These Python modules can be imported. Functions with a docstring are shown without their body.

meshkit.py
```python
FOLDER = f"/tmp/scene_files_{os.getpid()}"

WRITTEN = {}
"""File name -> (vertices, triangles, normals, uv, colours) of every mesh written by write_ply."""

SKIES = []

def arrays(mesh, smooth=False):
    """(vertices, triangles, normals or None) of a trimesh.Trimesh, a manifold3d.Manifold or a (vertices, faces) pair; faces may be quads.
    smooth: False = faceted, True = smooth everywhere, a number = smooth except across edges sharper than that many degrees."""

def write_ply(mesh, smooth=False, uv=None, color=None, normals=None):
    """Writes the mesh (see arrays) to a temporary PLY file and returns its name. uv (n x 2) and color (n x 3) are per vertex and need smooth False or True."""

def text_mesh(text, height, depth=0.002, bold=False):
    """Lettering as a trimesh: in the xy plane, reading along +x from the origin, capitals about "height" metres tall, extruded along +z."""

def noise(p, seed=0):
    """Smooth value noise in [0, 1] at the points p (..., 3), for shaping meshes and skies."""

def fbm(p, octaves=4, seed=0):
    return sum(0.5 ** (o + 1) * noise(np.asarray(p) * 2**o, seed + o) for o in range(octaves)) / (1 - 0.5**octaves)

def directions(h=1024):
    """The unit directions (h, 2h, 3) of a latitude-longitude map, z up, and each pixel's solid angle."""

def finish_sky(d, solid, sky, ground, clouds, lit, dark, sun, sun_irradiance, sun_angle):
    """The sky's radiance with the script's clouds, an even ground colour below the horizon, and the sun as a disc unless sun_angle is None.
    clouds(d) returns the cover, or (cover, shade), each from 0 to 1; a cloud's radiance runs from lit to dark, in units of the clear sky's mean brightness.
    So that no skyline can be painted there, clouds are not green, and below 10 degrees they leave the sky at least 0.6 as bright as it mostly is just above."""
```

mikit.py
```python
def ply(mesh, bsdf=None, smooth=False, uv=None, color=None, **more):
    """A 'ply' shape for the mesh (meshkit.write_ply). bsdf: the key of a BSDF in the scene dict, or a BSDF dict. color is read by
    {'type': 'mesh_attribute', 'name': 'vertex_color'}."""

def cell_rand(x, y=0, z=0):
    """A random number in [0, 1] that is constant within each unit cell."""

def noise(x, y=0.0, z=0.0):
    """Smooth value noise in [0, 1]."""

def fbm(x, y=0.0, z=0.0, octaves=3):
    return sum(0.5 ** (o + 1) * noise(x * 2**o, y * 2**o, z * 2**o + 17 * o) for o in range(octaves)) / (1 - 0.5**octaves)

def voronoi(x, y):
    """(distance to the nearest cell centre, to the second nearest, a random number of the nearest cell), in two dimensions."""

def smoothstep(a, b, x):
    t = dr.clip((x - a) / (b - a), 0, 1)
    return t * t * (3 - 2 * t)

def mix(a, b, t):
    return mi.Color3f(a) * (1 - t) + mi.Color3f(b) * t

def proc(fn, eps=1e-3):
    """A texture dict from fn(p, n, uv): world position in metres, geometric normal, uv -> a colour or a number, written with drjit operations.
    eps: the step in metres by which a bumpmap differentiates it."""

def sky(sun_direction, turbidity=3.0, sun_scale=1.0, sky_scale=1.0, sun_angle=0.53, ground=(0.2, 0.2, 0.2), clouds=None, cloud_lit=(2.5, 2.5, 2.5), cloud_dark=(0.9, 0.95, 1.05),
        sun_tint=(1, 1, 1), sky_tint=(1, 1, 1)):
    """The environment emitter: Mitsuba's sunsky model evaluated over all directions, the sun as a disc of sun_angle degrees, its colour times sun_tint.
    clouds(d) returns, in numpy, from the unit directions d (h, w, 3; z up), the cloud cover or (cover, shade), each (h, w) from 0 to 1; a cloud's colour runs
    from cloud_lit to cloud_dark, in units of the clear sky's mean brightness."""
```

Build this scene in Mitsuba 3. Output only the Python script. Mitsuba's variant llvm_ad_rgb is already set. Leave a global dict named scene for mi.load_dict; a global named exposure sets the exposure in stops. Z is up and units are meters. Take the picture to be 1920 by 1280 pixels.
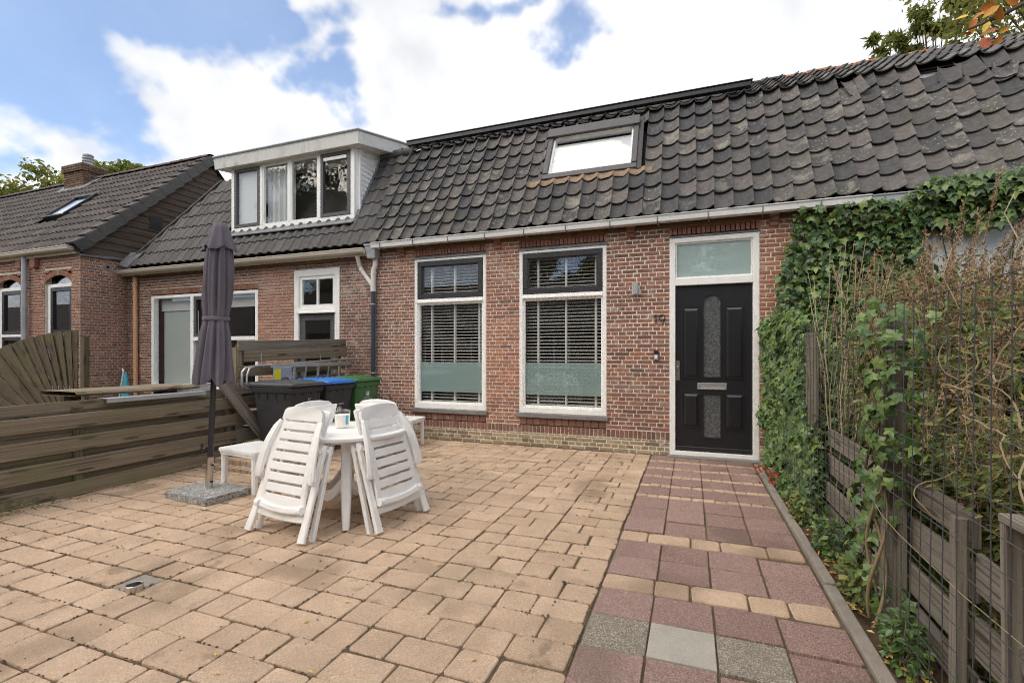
import math, random
import numpy as np, trimesh, shapely
import shapely.geometry as sg
import drjit as dr
import mitsuba as mi
import mikit, meshkit
from mikit import proc, noise, fbm, voronoi, cell_rand, smoothstep, mix

scene, labels = {}, {}
R = np.random.default_rng(7)

# ------------------------------------------------------------------ camera
EYE, YAW, FOC = np.array([0.0, 0.0, 1.37]), math.radians(20.4), 900.0
FWD = np.array([-math.sin(YAW), math.cos(YAW), 0.0]); RGT = np.array([math.cos(YAW), math.sin(YAW), 0.0])
scene['camera'] = {'type': 'perspective', 'fov': 2 * math.degrees(math.atan(960 / FOC)), 'fov_axis': 'x',
                   'principal_point_offset_x': 0.0, 'principal_point_offset_y': -24 / 1280.0,
                   'near_clip': 0.05, 'far_clip': 400.0,
                   'to_world': mi.ScalarTransform4f().look_at(origin=EYE.tolist(), target=(EYE + FWD).tolist(), up=[0, 0, 1])}
exposure = 2.12

# ------------------------------------------------------------------ sky
HOLES = [(-67, 27, 8, 6, 1.1), (-58, 31, 9, 3.6, 1.0), (-49, 34, 8, 2.4, .85), (-67.5, 18.5, 3.0, 2.0, .85), (-39.0, 28.2, 3.0, 3.2, .68), (-37.5, 32, 4.0, 2.4, .50), (-11.0, 33.6, 5.6, 3.2, .60), (-18, 37, 6, 2.0, .62), (-27, 37, 5, 1.8, .65), (3, 34, 7, 3, .42)]

def clouds(d):
    az = np.degrees(np.arctan2(d[..., 0], d[..., 1])); el = np.degrees(np.arcsin(np.clip(d[..., 2], -1, 1)))
    q = d * 3.0
    f = lambda k, o, s: meshkit.fbm(q * k + s, o, s)
    n1, n3 = f(.9, 5, 3), f(.45, 4, 23)
    wx = (f(1.1, 6, 31) - .5) * 15 + (f(4.0, 5, 33) - .5) * 4; wy = (f(1.1, 6, 41) - .5) * 11 + (f(4.0, 5, 43) - .5) * 4
    h = np.zeros(az.shape)
    for a, e, ra, re, am in HOLES:
        r = np.sqrt(((az - a + wx) * np.cos(np.radians(e)) / ra) ** 2 + ((el - e + wy) / re) ** 2)
        h = np.maximum(h, am * np.clip((1.9 - r) / 1.7, 0, 1))
    inview = np.clip((75 - np.abs(az + 20)) / 20, 0, 1) * np.clip((46 - el) / 6, 0, 1)
    n4 = f(3.2, 7, 57)
    n5 = f(9.0, 6, 59)
    dens = 1.02 - 1.10 * h + (n4 - .5) * 1.25 + (n5 - .5) * .55
    cov = np.clip((dens - .24) / .34, 0, 1); cov = cov * cov * (3 - 2 * cov)
    free = np.clip((n1 * .6 + n3 * .4 - .33) / .22, 0, 1)
    cover = .20 + .80 * (cov * inview + (1 - inview) * free)
    big = f(1.5, 6, 71); sm = f(4.5, 6, 77)
    shade = np.clip((big * .65 + sm * .35 - .40) * 3.0, 0, 1)
    return np.clip(cover, 0, 1), shade

scene['sky'] = mikit.sky([-0.40, -0.60, 0.80], turbidity=3, sun_scale=0.42, sun_angle=62, clouds=clouds,
                         cloud_lit=(2.25, 2.25, 2.27), cloud_dark=(1.42, 1.47, 1.55), sky_tint=(1.22, 1.34, 1.44), sun_tint=(.91, .98, 1.09), ground=(.2, .18, .16))

# ------------------------------------------------------------------ materials
def pr(name, color, rough=.6, spec=.5, bump=None, scale=1.0, eps=1e-3, two=True, **kw):
    c = proc(color) if callable(color) else {'type': 'rgb', 'value': list(color)}
    b = {'type': 'principled', 'base_color': c, 'roughness': proc(rough) if callable(rough) else rough, 'specular': spec, **kw}
    if bump is not None:
        b = {'type': 'bumpmap', 'tex': proc(bump, eps), 'scale': scale, 'bsdf': b}
    scene[name] = {'type': 'twosided', 'bsdf': b} if two else b

C3 = mi.Color3f
def brickcol(dark, red, orange, bloom):
    def f(p, n, uv):
        t = uv.x
        c = mix(mix(dark, red, dr.clip(t * 2, 0, 1)), orange, dr.clip(t * 2 - 1, 0, 1))
        g = fbm((p.x + p.y) * 55, p.z * 75, uv.y * 30, 3)
        c = c * (.74 + .52 * g)
        big = fbm((p.x + p.y) * .9 + 3, p.z * 1.1, 6.0, 4)
        c = c * (.78 + .44 * big)
        c = mix(c, bloom, smoothstep(.56, .74, fbm((p.x + p.y) * 1.4, p.z * 1.9, 9.0, 4)) * .30 * smoothstep(.35, .6, fbm((p.x + p.y) * 16, p.z * 16, 3.0, 3)))
        w = smoothstep(.60, .80, fbm((p.x + p.y) * 7, p.z * 9, uv.y * 2, 4)) * .45 + .06 * smoothstep(.55, .9, noise((p.x + p.y) * 120, p.z * 120, 2))
        return mix(c, bloom, w)
    return f
brick_bump = lambda p, n, uv: fbm((p.x + p.y) * 70, p.z * 70, uv.y * 9, 3)
pr('m_brick', brickcol((.148, .084, .066), (.290, .138, .098), (.415, .185, .105), (.52, .45, .39)), .85, .3, brick_bump, .006)
pr('m_brick_yellow', brickcol((.19, .145, .095), (.33, .255, .155), (.44, .36, .22), (.54, .50, .43)), .9, .3, brick_bump, .006)
def mortar_f(base):
    def f(p, n, uv):
        return C3(*base) * (.66 + .6 * fbm((p.x + p.y) * 38, p.z * 38, 3.0, 4)) * (.86 + .26 * noise((p.x + p.y) * 1.3, p.z * 1.7, 5))
    return f
pr('m_brick_moss', brickcol((.10, .066, .045), (.19, .120, .080), (.24, .185, .075), (.30, .27, .16)), .9, .3)
pr('m_mortar', mortar_f((.78, .71, .62)), .95, .2)
pr('m_mortar_grey', mortar_f((.60, .54, .47)), .95, .2)
def tile_f(p, n, uv):
    t = dr.clip(uv.x, 0, 1)
    c = mix((.052, .053, .057), (.140, .124, .116), t)
    g = fbm(p.x * 26, p.y * 26, p.z * 26 + uv.y * 40, 4)
    c = c * (.55 + .9 * g)
    l = smoothstep(.52, .72, fbm(p.x * 9 + uv.y * 50, p.y * 9, p.z * 9, 4)) * smoothstep(.35, .95, uv.y)
    c = mix(c, (.29, .275, .225), l * .62)
    s = smoothstep(.80, .86, noise(p.x * 60, p.y * 60, p.z * 60)) * smoothstep(.3, .9, uv.y)
    m = smoothstep(.58, .75, fbm(p.x * 3.1, p.y * 3.1, p.z * 3.1 + 8, 3)) * .35
    return mix(mix(c, (.07, .075, .035), m), (.42, .42, .38), s * .7)
pr('m_tile', tile_f, .72, .45, lambda p, n, uv: fbm(p.x * 60, p.y * 60, p.z * 60, 3), .006)
def tile2_f(p, n, uv):
    c = mix((.050, .048, .049), (.084, .077, .073), dr.clip(uv.x, 0, 1))
    return c * (.72 + .55 * fbm(p.x * 18, p.y * 18, p.z * 18, 3))
pr('m_tile_dark', tile2_f, .62, .45)
def tile3_f(p, n, uv):
    c = mix((.066, .057, .053), (.112, .095, .087), dr.clip(uv.x, 0, 1))
    return c * (.65 + .7 * fbm(p.x * 9, p.y * 9, p.z * 9, 4))
pr('m_tile_brown', tile3_f, .8, .35)
pr('m_tile_orange', lambda p, n, uv: C3(.40, .14, .07) * (.6 + .8 * fbm(p.x * 14, p.y * 14, p.z * 14, 3)), .85, .3)
def paver_f(p, n, uv):
    c = mix((.350, .247, .171), (.495, .362, .258), uv.x)
    c = c * (.80 + .40 * fbm(p.x * 5 + uv.y * 30, p.y * 5, 1.0, 3))
    gr = noise(p.x * 210, p.y * 210, 3.0)
    c = c * (.80 + .40 * gr)
    c = mix(c, (.64, .53, .42), smoothstep(.86, .93, noise(p.x * 130, p.y * 130, 7.0)) * .6)
    c = mix(c, (.20, .135, .085), smoothstep(.80, .9, noise(p.x * 170, p.y * 170, 11.0)) * .4)
    st = smoothstep(.56, .80, fbm(p.x * 2.1 + 3, p.y * 2.1, 2.0, 4)) * .42 + smoothstep(.62, .8, fbm(p.x * 11, p.y * 11 + uv.y * 9, 4.0, 3)) * smoothstep(.5, 1, uv.y) * .45
    ed = smoothstep(.60, .72, fbm(p.x * 1.1 + 7, p.y * 1.1, 3.0, 5)) * .30
    return mix(mix(c, (.135, .095, .062), st), (.20, .165, .115), ed)
pr('m_paver', paver_f, .9, .3, lambda p, n, uv: fbm(p.x * 120, p.y * 120, 2.0, 2), .0035)
def slab_f(a, b, chip, dirt=.5):
    def f(p, n, uv):
        c = mix(a, b, uv.x)
        f1, f2, w = voronoi(p.x * 230, p.y * 230)
        c = c * (.68 + .58 * w)
        c = mix(c, chip, smoothstep(.80, .9, w) * .55)
        c = mix(c, (.09, .065, .055), smoothstep(.30, .12, w) * .5)
        return mix(c, (.115, .085, .068), smoothstep(.50, .78, fbm(p.x * 2.6, p.y * 2.6, uv.y * 5, 4)) * dirt)
    return f
sl_b = lambda p, n, uv: fbm(p.x * 170, p.y * 170, 2.0, 2)
pr('m_slab_red', slab_f((.235, .146, .128), (.310, .200, .176), (.40, .32, .28), .55), .9, .3, sl_b, .004)
pr('m_slab_dark', slab_f((.20, .175, .14), (.23, .20, .165), (.62, .55, .43), .3), .85, .35, sl_b, .006)
pr('m_slab_grey', lambda p, n, uv: C3(.36, .335, .29) * (.75 + .3 * fbm(p.x * 9, p.y * 9, 1.0, 4) + .2 * noise(p.x * 190, p.y * 190, 2)), .9, .3)
pr('m_joint', lambda p, n, uv: mix((.078, .057, .038), (.150, .113, .075), fbm(p.x * 30, p.y * 30, 1.0, 4)), .95, .1, lambda p, n, uv: fbm(p.x * 90, p.y * 90, 5.0, 3), .008)
pr('m_soil', lambda p, n, uv: mix((.045, .032, .022), (.14, .10, .065), fbm(p.x * 22, p.y * 22, 1.0, 5)), .95, .1, lambda p, n, uv: fbm(p.x * 40, p.y * 40, 5.0, 4), .02)
pr('m_ground', lambda p, n, uv: mix((.05, .055, .025), (.12, .10, .06), fbm(p.x * 1.7, p.y * 1.7, 1.0, 5)), .95, .1)
pr('m_concrete', lambda p, n, uv: C3(.255, .225, .19) * (.6 + .55 * fbm(p.x * 14, p.y * 14, p.z * 14, 4) + .25 * noise(p.x * 200, p.y * 200, p.z * 200)), .9, .3)
def wood_f(a, b, green, gamt):
    def f(p, n, uv):
        gr = fbm(uv.x * 2.6, uv.y * 95, 1.0, 4)
        st = fbm(uv.x * .8, uv.y * 22, 4.0, 3)
        c = mix(a, b, dr.clip(gr * .75 + st * .45 - .08, 0, 1))
        kn = voronoi(uv.x * 1.15, uv.y * 7.0)
        c = mix(c, (.045, .032, .022), smoothstep(.13, .05, kn[0]) * .75)
        crack = smoothstep(.70, .78, noise(uv.x * 1.3, uv.y * 160, 9.0)) * .5
        c = mix(c, (.035, .027, .02), crack)
        g = smoothstep(.48, .72, fbm(p.x * 1.9 + p.y * 1.4, p.y * 1.1 + 4, p.z * 3.0, 4)) * (gamt + gamt * smoothstep(.5, .0, p.z))
        return mix(c, green, dr.clip(g, 0, .8))
    return f
wb = lambda p, n, uv: fbm(uv.x * 3, uv.y * 120, 3.0, 3)
pr('m_wood', wood_f((.130, .102, .072), (.315, .252, .180), (.165, .165, .070), .32), .88, .25, wb, .004)
pr('m_wood_old', wood_f((.100, .086, .070), (.310, .275, .228), (.15, .15, .09), .18), .9, .2, wb, .005)
pr('m_wood_green', wood_f((.062, .049, .034), (.170, .138, .095), (.140, .145, .052), .42), .9, .2, wb, .004)
pr('m_wood_brown', wood_f((.060, .043, .034), (.150, .108, .083), (.07, .05, .04), .15), .85, .25, wb, .004)
pr('m_beam', wood_f((.115, .062, .035), (.205, .118, .068), (.12, .09, .04), .15), .85, .25)
def paint_f(base, amt):
    def f(p, n, uv):
        d = smoothstep(.55, .8, fbm(p.x * 3 + p.y * 2, p.y * 3, p.z * 2.2, 4))
        s = smoothstep(.55, .75, fbm(p.x * 20, p.y * 20, p.z * 1.6, 3))
        return mix(base, (.40, .37, .31), dr.clip(d * amt + s * amt * .6, 0, .8))
    return f
pr('m_white', paint_f((.86, .855, .83), .10), .42, .45)
pr('m_white_dirty', paint_f((.70, .69, .66), .55), .55, .4)
pr('m_black_paint', (.016, .016, .019), .30, .5)
pr('m_anthracite', (.085, .080, .084), .45, .45)
pr('m_charcoal', (.022, .021, .025), .4, .5)
pr('m_plastic', lambda p, n, uv: mix((.80, .79, .77), (.60, .575, .53), smoothstep(.58, .80, fbm(p.x * 9, p.y * 9, p.z * 5, 4)) * .35) * (.94 + .1 * fbm(p.x * 6, p.y * 6, p.z * 6, 3)), .33, .5)
pr('m_bin_black', lambda p, n, uv: C3(.030, .030, .033) * (.75 + .6 * fbm(p.x * 7, p.y * 7, p.z * 5, 4)), .5, .45)
pr('m_bin_lid', lambda p, n, uv: C3(.055, .058, .062) * (.75 + .6 * fbm(p.x * 7, p.y * 7, p.z * 5, 4)), .42, .5)
pr('m_bin_blue', (.035, .165, .50), .38, .5)
pr('m_bin_green', lambda p, n, uv: C3(.047, .135, .045) * (.8 + .45 * fbm(p.x * 7, p.y * 7, p.z * 5, 4)), .45, .5)
pr('m_print', (.62, .62, .60), .6, .3)
pr('m_sticker', (.80, .68, .03), .5, .4)
pr('m_red', (.45, .03, .035), .5, .4)
pr('m_cyan', (.10, .42, .55), .6, .3)
pr('m_alu', lambda p, n, uv: C3(.55, .55, .55) * (.8 + .35 * fbm(p.x * 30, p.y * 9, p.z * 30, 3)), .38, .5, metallic=.75)
pr('m_steel', (.60, .58, .55), .25, .5, metallic=1.0)
pr('m_zinc', lambda p, n, uv: C3(.40, .42, .44) * (.75 + .5 * fbm(p.x * 5, p.y * 5, p.z * 9, 4)), .48, .5, metallic=.35)
pr('m_gutter', lambda p, n, uv: C3(.62, .62, .61) * (.78 + .35 * fbm(p.x * 2.5, p.y * 5, p.z * 12, 4)), .5, .4)
pr('m_gutter_pvc', lambda p, n, uv: C3(.66, .60, .52) * (.80 + .35 * fbm(p.x * 2.5, p.y * 5, p.z * 12, 4)), .42, .45)
pr('m_pvc_white', lambda p, n, uv: C3(.70, .68, .63) * (.8 + .3 * fbm(p.x * 12, p.y * 12, p.z * 5, 4)), .45, .45)
pr('m_pipe_blue', (.032, .042, .060), .4, .5)
pr('m_copper', (.62, .35, .19), .5, .45)
pr('m_lead', lambda p, n, uv: C3(.17, .17, .18) * (.6 + .8 * fbm(p.x * 12, p.y * 12, p.z * 12, 4)), .55, .5)
pr('m_apron', lambda p, n, uv: C3(.29, .205, .14) * (.65 + .65 * fbm(p.x * 8, p.y * 14, p.z * 14, 4)), .75, .3)
pr('m_stone_sill', lambda p, n, uv: C3(.20, .19, .18) * (.7 + .6 * fbm(p.x * 14, p.y * 14, p.z * 14, 4)), .8, .35)
def granite_f(p, n, uv):
    f1, f2, w = voronoi((p.x + p.z * .7) * 150, (p.y + p.z * .6) * 150)
    return mix((.07, .07, .072), (.52, .52, .50), smoothstep(.15, .95, w))
pr('m_granite', granite_f, .42, .5)
pr('m_fabric', lambda p, n, uv: C3(.150, .130, .155) * (.80 + .35 * fbm(p.x * 9, p.y * 9, p.z * 4, 3)), .92, .15, sheen=.4)
pr('m_interior', (.24, .23, .21), .9, .2)
pr('m_interior_dark', (.05, .046, .043), .9, .2)
pr('m_curtain', (.60, .63, .63), .9, .2)
pr('m_net', (.40, .45, .43), .9, .2)
pr('m_slat', (.56, .57, .54), .5, .4)
pr('m_film', (.37, .47, .455), .6, .3)
pr('m_wax', (.80, .77, .70), .5, .4)
pr('m_underlay', (.55, .56, .57), .6, .3)
pr('m_wire', (.065, .068, .070), .45, .5)
pr('m_rust', lambda p, n, uv: C3(.13, .095, .075) * (.5 + fbm(p.x * 30, p.y * 30, p.z * 30, 3)), .85, .3)
pr('m_stalk', lambda p, n, uv: mix((.27, .20, .12), (.56, .465, .32), uv.x), .85, .2)
pr('m_seed', lambda p, n, uv: mix((.185, .115, .068), (.42, .295, .185), uv.x), .9, .15)
pr('m_bark', lambda p, n, uv: C3(.10, .08, .06) * (.5 + fbm(p.x * 20, p.y * 20, p.z * 6, 3)), .9, .2)
def leafy(a, b, c, rough=.45, spec=.5):
    return dict(color=lambda p, n, uv: mix(mix(a, b, dr.clip(uv.x * 2, 0, 1)), c, dr.clip(uv.x * 2 - 1, 0, 1)), rough=rough, spec=spec)
pr('m_ivy', **leafy((.024, .050, .018), (.058, .115, .030), (.165, .240, .060), .34, .5))
pr('m_leaf', **leafy((.050, .080, .024), (.115, .155, .045), (.26, .235, .08), .6, .3))
LT_ = leafy((.085, .120, .034), (.175, .215, .060), (.330, .315, .095))['color']
scene['m_leaf_tree'] = {'type': 'principledthin', 'base_color': proc(LT_), 'roughness': .55, 'diff_trans': 1.1}
pr('m_leaf_autumn', **leafy((.38, .085, .02), (.58, .30, .035), (.62, .46, .06), .5, .4))
pr('m_leaf_red', **leafy((.16, .018, .02), (.26, .03, .03), (.34, .06, .045), .5, .4))
pr('m_litter', **leafy((.22, .11, .04), (.52, .34, .06), (.60, .46, .16), .7, .3))
scene['m_glass'] = {'type': 'thindielectric', 'int_ior': 1.58}
scene['m_glass_film'] = {'type': 'blendbsdf', 'weight': .80, 'a': {'type': 'thindielectric', 'int_ior': 1.2},
                         'b': {'type': 'twosided', 'bsdf': {'type': 'diffuse', 'reflectance': {'type': 'rgb', 'value': [.30, .41, .40]}}}}
scene['m_candle_glass'] = {'type': 'thindielectric', 'int_ior': 1.5}
def obscure(p, n, uv):
    return fbm(p.x * 150, p.z * 150, 1.0, 2)
pr('m_obscure_glass', lambda p, n, uv: mix((.055, .058, .06), (.15, .158, .162), smoothstep(.35, .75, fbm(p.x * 110, p.z * 110, 1.0, 2))), .25, .6)

# ------------------------------------------------------------------ mesh helpers
class B:
    """Collects vertices, triangles and uv of one mesh."""
    def __init__(s): s.v, s.f, s.u, s.n = [], [], [], 0
    def add(s, v, f, uv=None):
        v = np.asarray(v, float).reshape(-1, 3); f = np.asarray(f, int)
        if f.ndim == 2 and f.shape[1] == 4: f = np.vstack([f[:, [0, 1, 2]], f[:, [0, 2, 3]]])
        if uv is None: uv = np.zeros((len(v), 2))
        uv = np.broadcast_to(np.asarray(uv, float), (len(v), 2))
        s.v.append(v); s.f.append(f.reshape(-1, 3) + s.n); s.u.append(uv); s.n += len(v)
        return s
    def mesh(s, b, uv=None): return s.add(b.vertices, b.faces, uv)
    def arrays(s): return np.vstack(s.v), np.vstack(s.f), np.vstack(s.u)
    def box(s, x0, x1, y0, y1, z0, z1, ch=0.0, uv=None):
        lo, hi = np.array([min(x0, x1), min(y0, y1), min(z0, z1)]), np.array([max(x0, x1), max(y0, y1), max(z0, z1)])
        if ch <= 0:
            v = np.array([[x, y, z] for x in (0, 1) for y in (0, 1) for z in (0, 1)], float) * (hi - lo) + lo
            f = [[0, 1, 3], [0, 3, 2], [4, 6, 7], [4, 7, 5], [0, 4, 5], [0, 5, 1], [2, 3, 7], [2, 7, 6], [0, 2, 6], [0, 6, 4], [1, 5, 7], [1, 7, 3]]
            return s.add(v, f, uv)
        ch = min(ch, (hi - lo).min() * .45)
        pts = []
        for c in np.array([[x, y, z] for x in (0, 1) for y in (0, 1) for z in (0, 1)]):
            for k in range(3):
                p = np.where(c > 0, hi - ch, lo + ch).astype(float); p[k] = hi[k] if c[k] else lo[k]; pts.append(p)
        h = trimesh.convex.convex_hull(np.array(pts))
        return s.mesh(h, uv)
    def board(s, p0, p1, wv, tv, seed=0.0, ch=.004, nl=1, jit=0.0):
        """A plank from p0 to p1 (centre of its width and thickness), half extents given by the vectors wv, tv; uv in metres along and across."""
        p0, p1, wv, tv = (np.asarray(a, float) for a in (p0, p1, wv, tv))
        W, Tt = np.linalg.norm(wv), np.linalg.norm(tv); w, t = wv / W, tv / Tt
        c = min(ch, W * .4, Tt * .4)
        ring = np.array([[-W, -Tt + c], [-W, Tt - c], [-W + c, Tt], [W - c, Tt], [W, Tt - c], [W, -Tt + c], [W - c, -Tt], [-W + c, -Tt]])
        L = np.linalg.norm(p1 - p0); ts = np.linspace(0, 1, nl + 1)
        per = np.concatenate([[0], np.cumsum(np.linalg.norm(np.diff(np.vstack([ring, ring[:1]]), axis=0), axis=1))])
        vs, us, fs = [], [], []
        off = np.cumsum(np.vstack([[0, 0], R.normal(0, jit, (nl, 2))]), axis=0) if jit else np.zeros((nl + 1, 2))
        for k in range(8):          # each side its own vertices
            a, b = ring[k], ring[(k + 1) % 8]
            base = len(vs)
            for i, q in enumerate(ts):
                for r_, pr_ in ((a, per[k]), (b, per[k + 1])):
                    vs.append(p0 + (p1 - p0) * q + w * (r_[0] + off[i, 0]) + t * (r_[1] + off[i, 1])); us.append([q * L + seed * 37.0, pr_ + seed * 3.1])
            for i in range(nl):
                o = base + 2 * i; fs += [[o, o + 1, o + 3], [o, o + 3, o + 2]]
        for q, i in ((0, 0), (1, nl)):
            base = len(vs)
            for r_ in ring: vs.append(p0 + (p1 - p0) * q + w * (r_[0] + off[i, 0]) + t * (r_[1] + off[i, 1])); us.append([seed * 37 + r_[0], r_[1] + seed])
            for k in range(1, 7): fs.append([base, base + k, base + k + 1] if q else [base, base + k + 1, base + k])
        fs = np.array(fs)
        if np.dot(np.cross(w, t), p1 - p0) < 0: fs = fs[:, ::-1]
        return s.add(vs, fs[:, ::-1], us)
    def tube(s, pts, rad, sides=8, uv=None, caps=True):
        p = np.asarray(pts, float); n = len(p); rad = np.broadcast_to(rad, (n,))
        t = np.gradient(p, axis=0); t /= np.linalg.norm(t, axis=1, keepdims=True) + 1e-12
        ref = np.array([0, 0, 1.0]) if abs(t[:, 2]).max() < .93 else (np.array([1.0, 0, 0]) if abs(t[:, 0]).max() < .93 else np.array([0.0, 1, 0.03]))
        a = np.cross(t, ref); a /= np.linalg.norm(a, axis=1, keepdims=True) + 1e-12; b = np.cross(t, a)
        an = np.arange(sides) * 2 * math.pi / sides
        v = (p[:, None] + rad[:, None, None] * (np.cos(an)[None, :, None] * a[:, None] + np.sin(an)[None, :, None] * b[:, None])).reshape(-1, 3)
        i, j = np.meshgrid(np.arange(n - 1), np.arange(sides), indexing='ij')
        f = np.stack([i * sides + j, i * sides + (j + 1) % sides, (i + 1) * sides + (j + 1) % sides, (i + 1) * sides + j], -1).reshape(-1, 4)
        f = np.vstack([f[:, [0, 1, 2]], f[:, [0, 2, 3]]])
        if caps:
            k = len(v); v = np.vstack([v, p[:1], p[-1:]])
            f = np.vstack([f] + [[[k, (j + 1) % sides, j], [k + 1, (n - 1) * sides + j, (n - 1) * sides + (j + 1) % sides]] for j in range(sides)])
        return s.add(v, f, uv)
    def lathe(s, prof, c=(0, 0, 0), seg=32, uv=None):
        prof = np.asarray(prof, float); an = np.arange(seg) * 2 * math.pi / seg
        v = np.stack([prof[:, :1] * np.cos(an), prof[:, :1] * np.sin(an), np.broadcast_to(prof[:, 1:], (len(prof), seg))], -1).reshape(-1, 3) + np.asarray(c)
        i, j = np.meshgrid(np.arange(len(prof) - 1), np.arange(seg), indexing='ij')
        f = np.stack([i * seg + j, i * seg + (j + 1) % seg, (i + 1) * seg + (j + 1) % seg, (i + 1) * seg + j], -1).reshape(-1, 4)
        return s.add(v, f, uv)
    def ribbon(s, pts, xd, W, Tk, uv=None, bev=.25):
        """A bar with an octagonal section swept along pts; xd is its width direction, W and Tk its full widths and thicknesses along the way."""
        p = np.asarray(pts, float); n = len(p); W = np.broadcast_to(W, (n,)) / 2; Tk = np.broadcast_to(Tk, (n,)) / 2
        t = np.gradient(p, axis=0); t /= np.linalg.norm(t, axis=1, keepdims=True)
        x = np.broadcast_to(np.asarray(xd, float), (n, 3)); x = x - (x * t).sum(1, keepdims=True) * t; x /= np.linalg.norm(x, axis=1, keepdims=True)
        y = np.cross(t, x); rings = []
        for i in range(n):
            c = min(W[i], Tk[i]) * 2 * bev
            q = [(-W[i], -Tk[i] + c), (-W[i], Tk[i] - c), (-W[i] + c, Tk[i]), (W[i] - c, Tk[i]), (W[i], Tk[i] - c), (W[i], -Tk[i] + c), (W[i] - c, -Tk[i]), (-W[i] + c, -Tk[i])]
            rings += [p[i] + x[i] * a + y[i] * b for a, b in q]
        f = []
        for i in range(n - 1):
            for k in range(8):
                f.append([i * 8 + k, (i + 1) * 8 + k, (i + 1) * 8 + (k + 1) % 8]); f.append([i * 8 + k, (i + 1) * 8 + (k + 1) % 8, i * 8 + (k + 1) % 8])
        for k in range(1, 7): f.append([0, k, k + 1]); f.append([(n - 1) * 8, (n - 1) * 8 + k + 1, (n - 1) * 8 + k])
        return s.add(rings, f, uv)
    def poly(s, pg, fn, d, uv=None):
        """Extrudes a shapely polygon by d; fn maps its local (x, y, z) to the world."""
        for g in getattr(pg, 'geoms', [pg]):
            if g.is_empty or g.area < 1e-7: continue
            m = trimesh.creation.extrude_polygon(g, d, engine='earcut')
            s.add(fn(np.asarray(m.vertices)), m.faces, uv)
        return s
    def moved(s, M):
        s.v = [x @ M[:3, :3].T + M[:3, 3] for x in s.v]; return s

def front(y):                       # local (u, z, depth) -> a vertical plane facing -Y at y, depth going in
    return lambda a: np.stack([a[:, 0], y + a[:, 2], a[:, 1]], 1)

def key_of(name, parent=None):
    base = name if parent is None else parent + '__' + name
    k, i = base, 0
    while k in used: i += 1; k = f'{base}_{i:03d}'
    used.add(k); return k
used = set()

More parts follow.
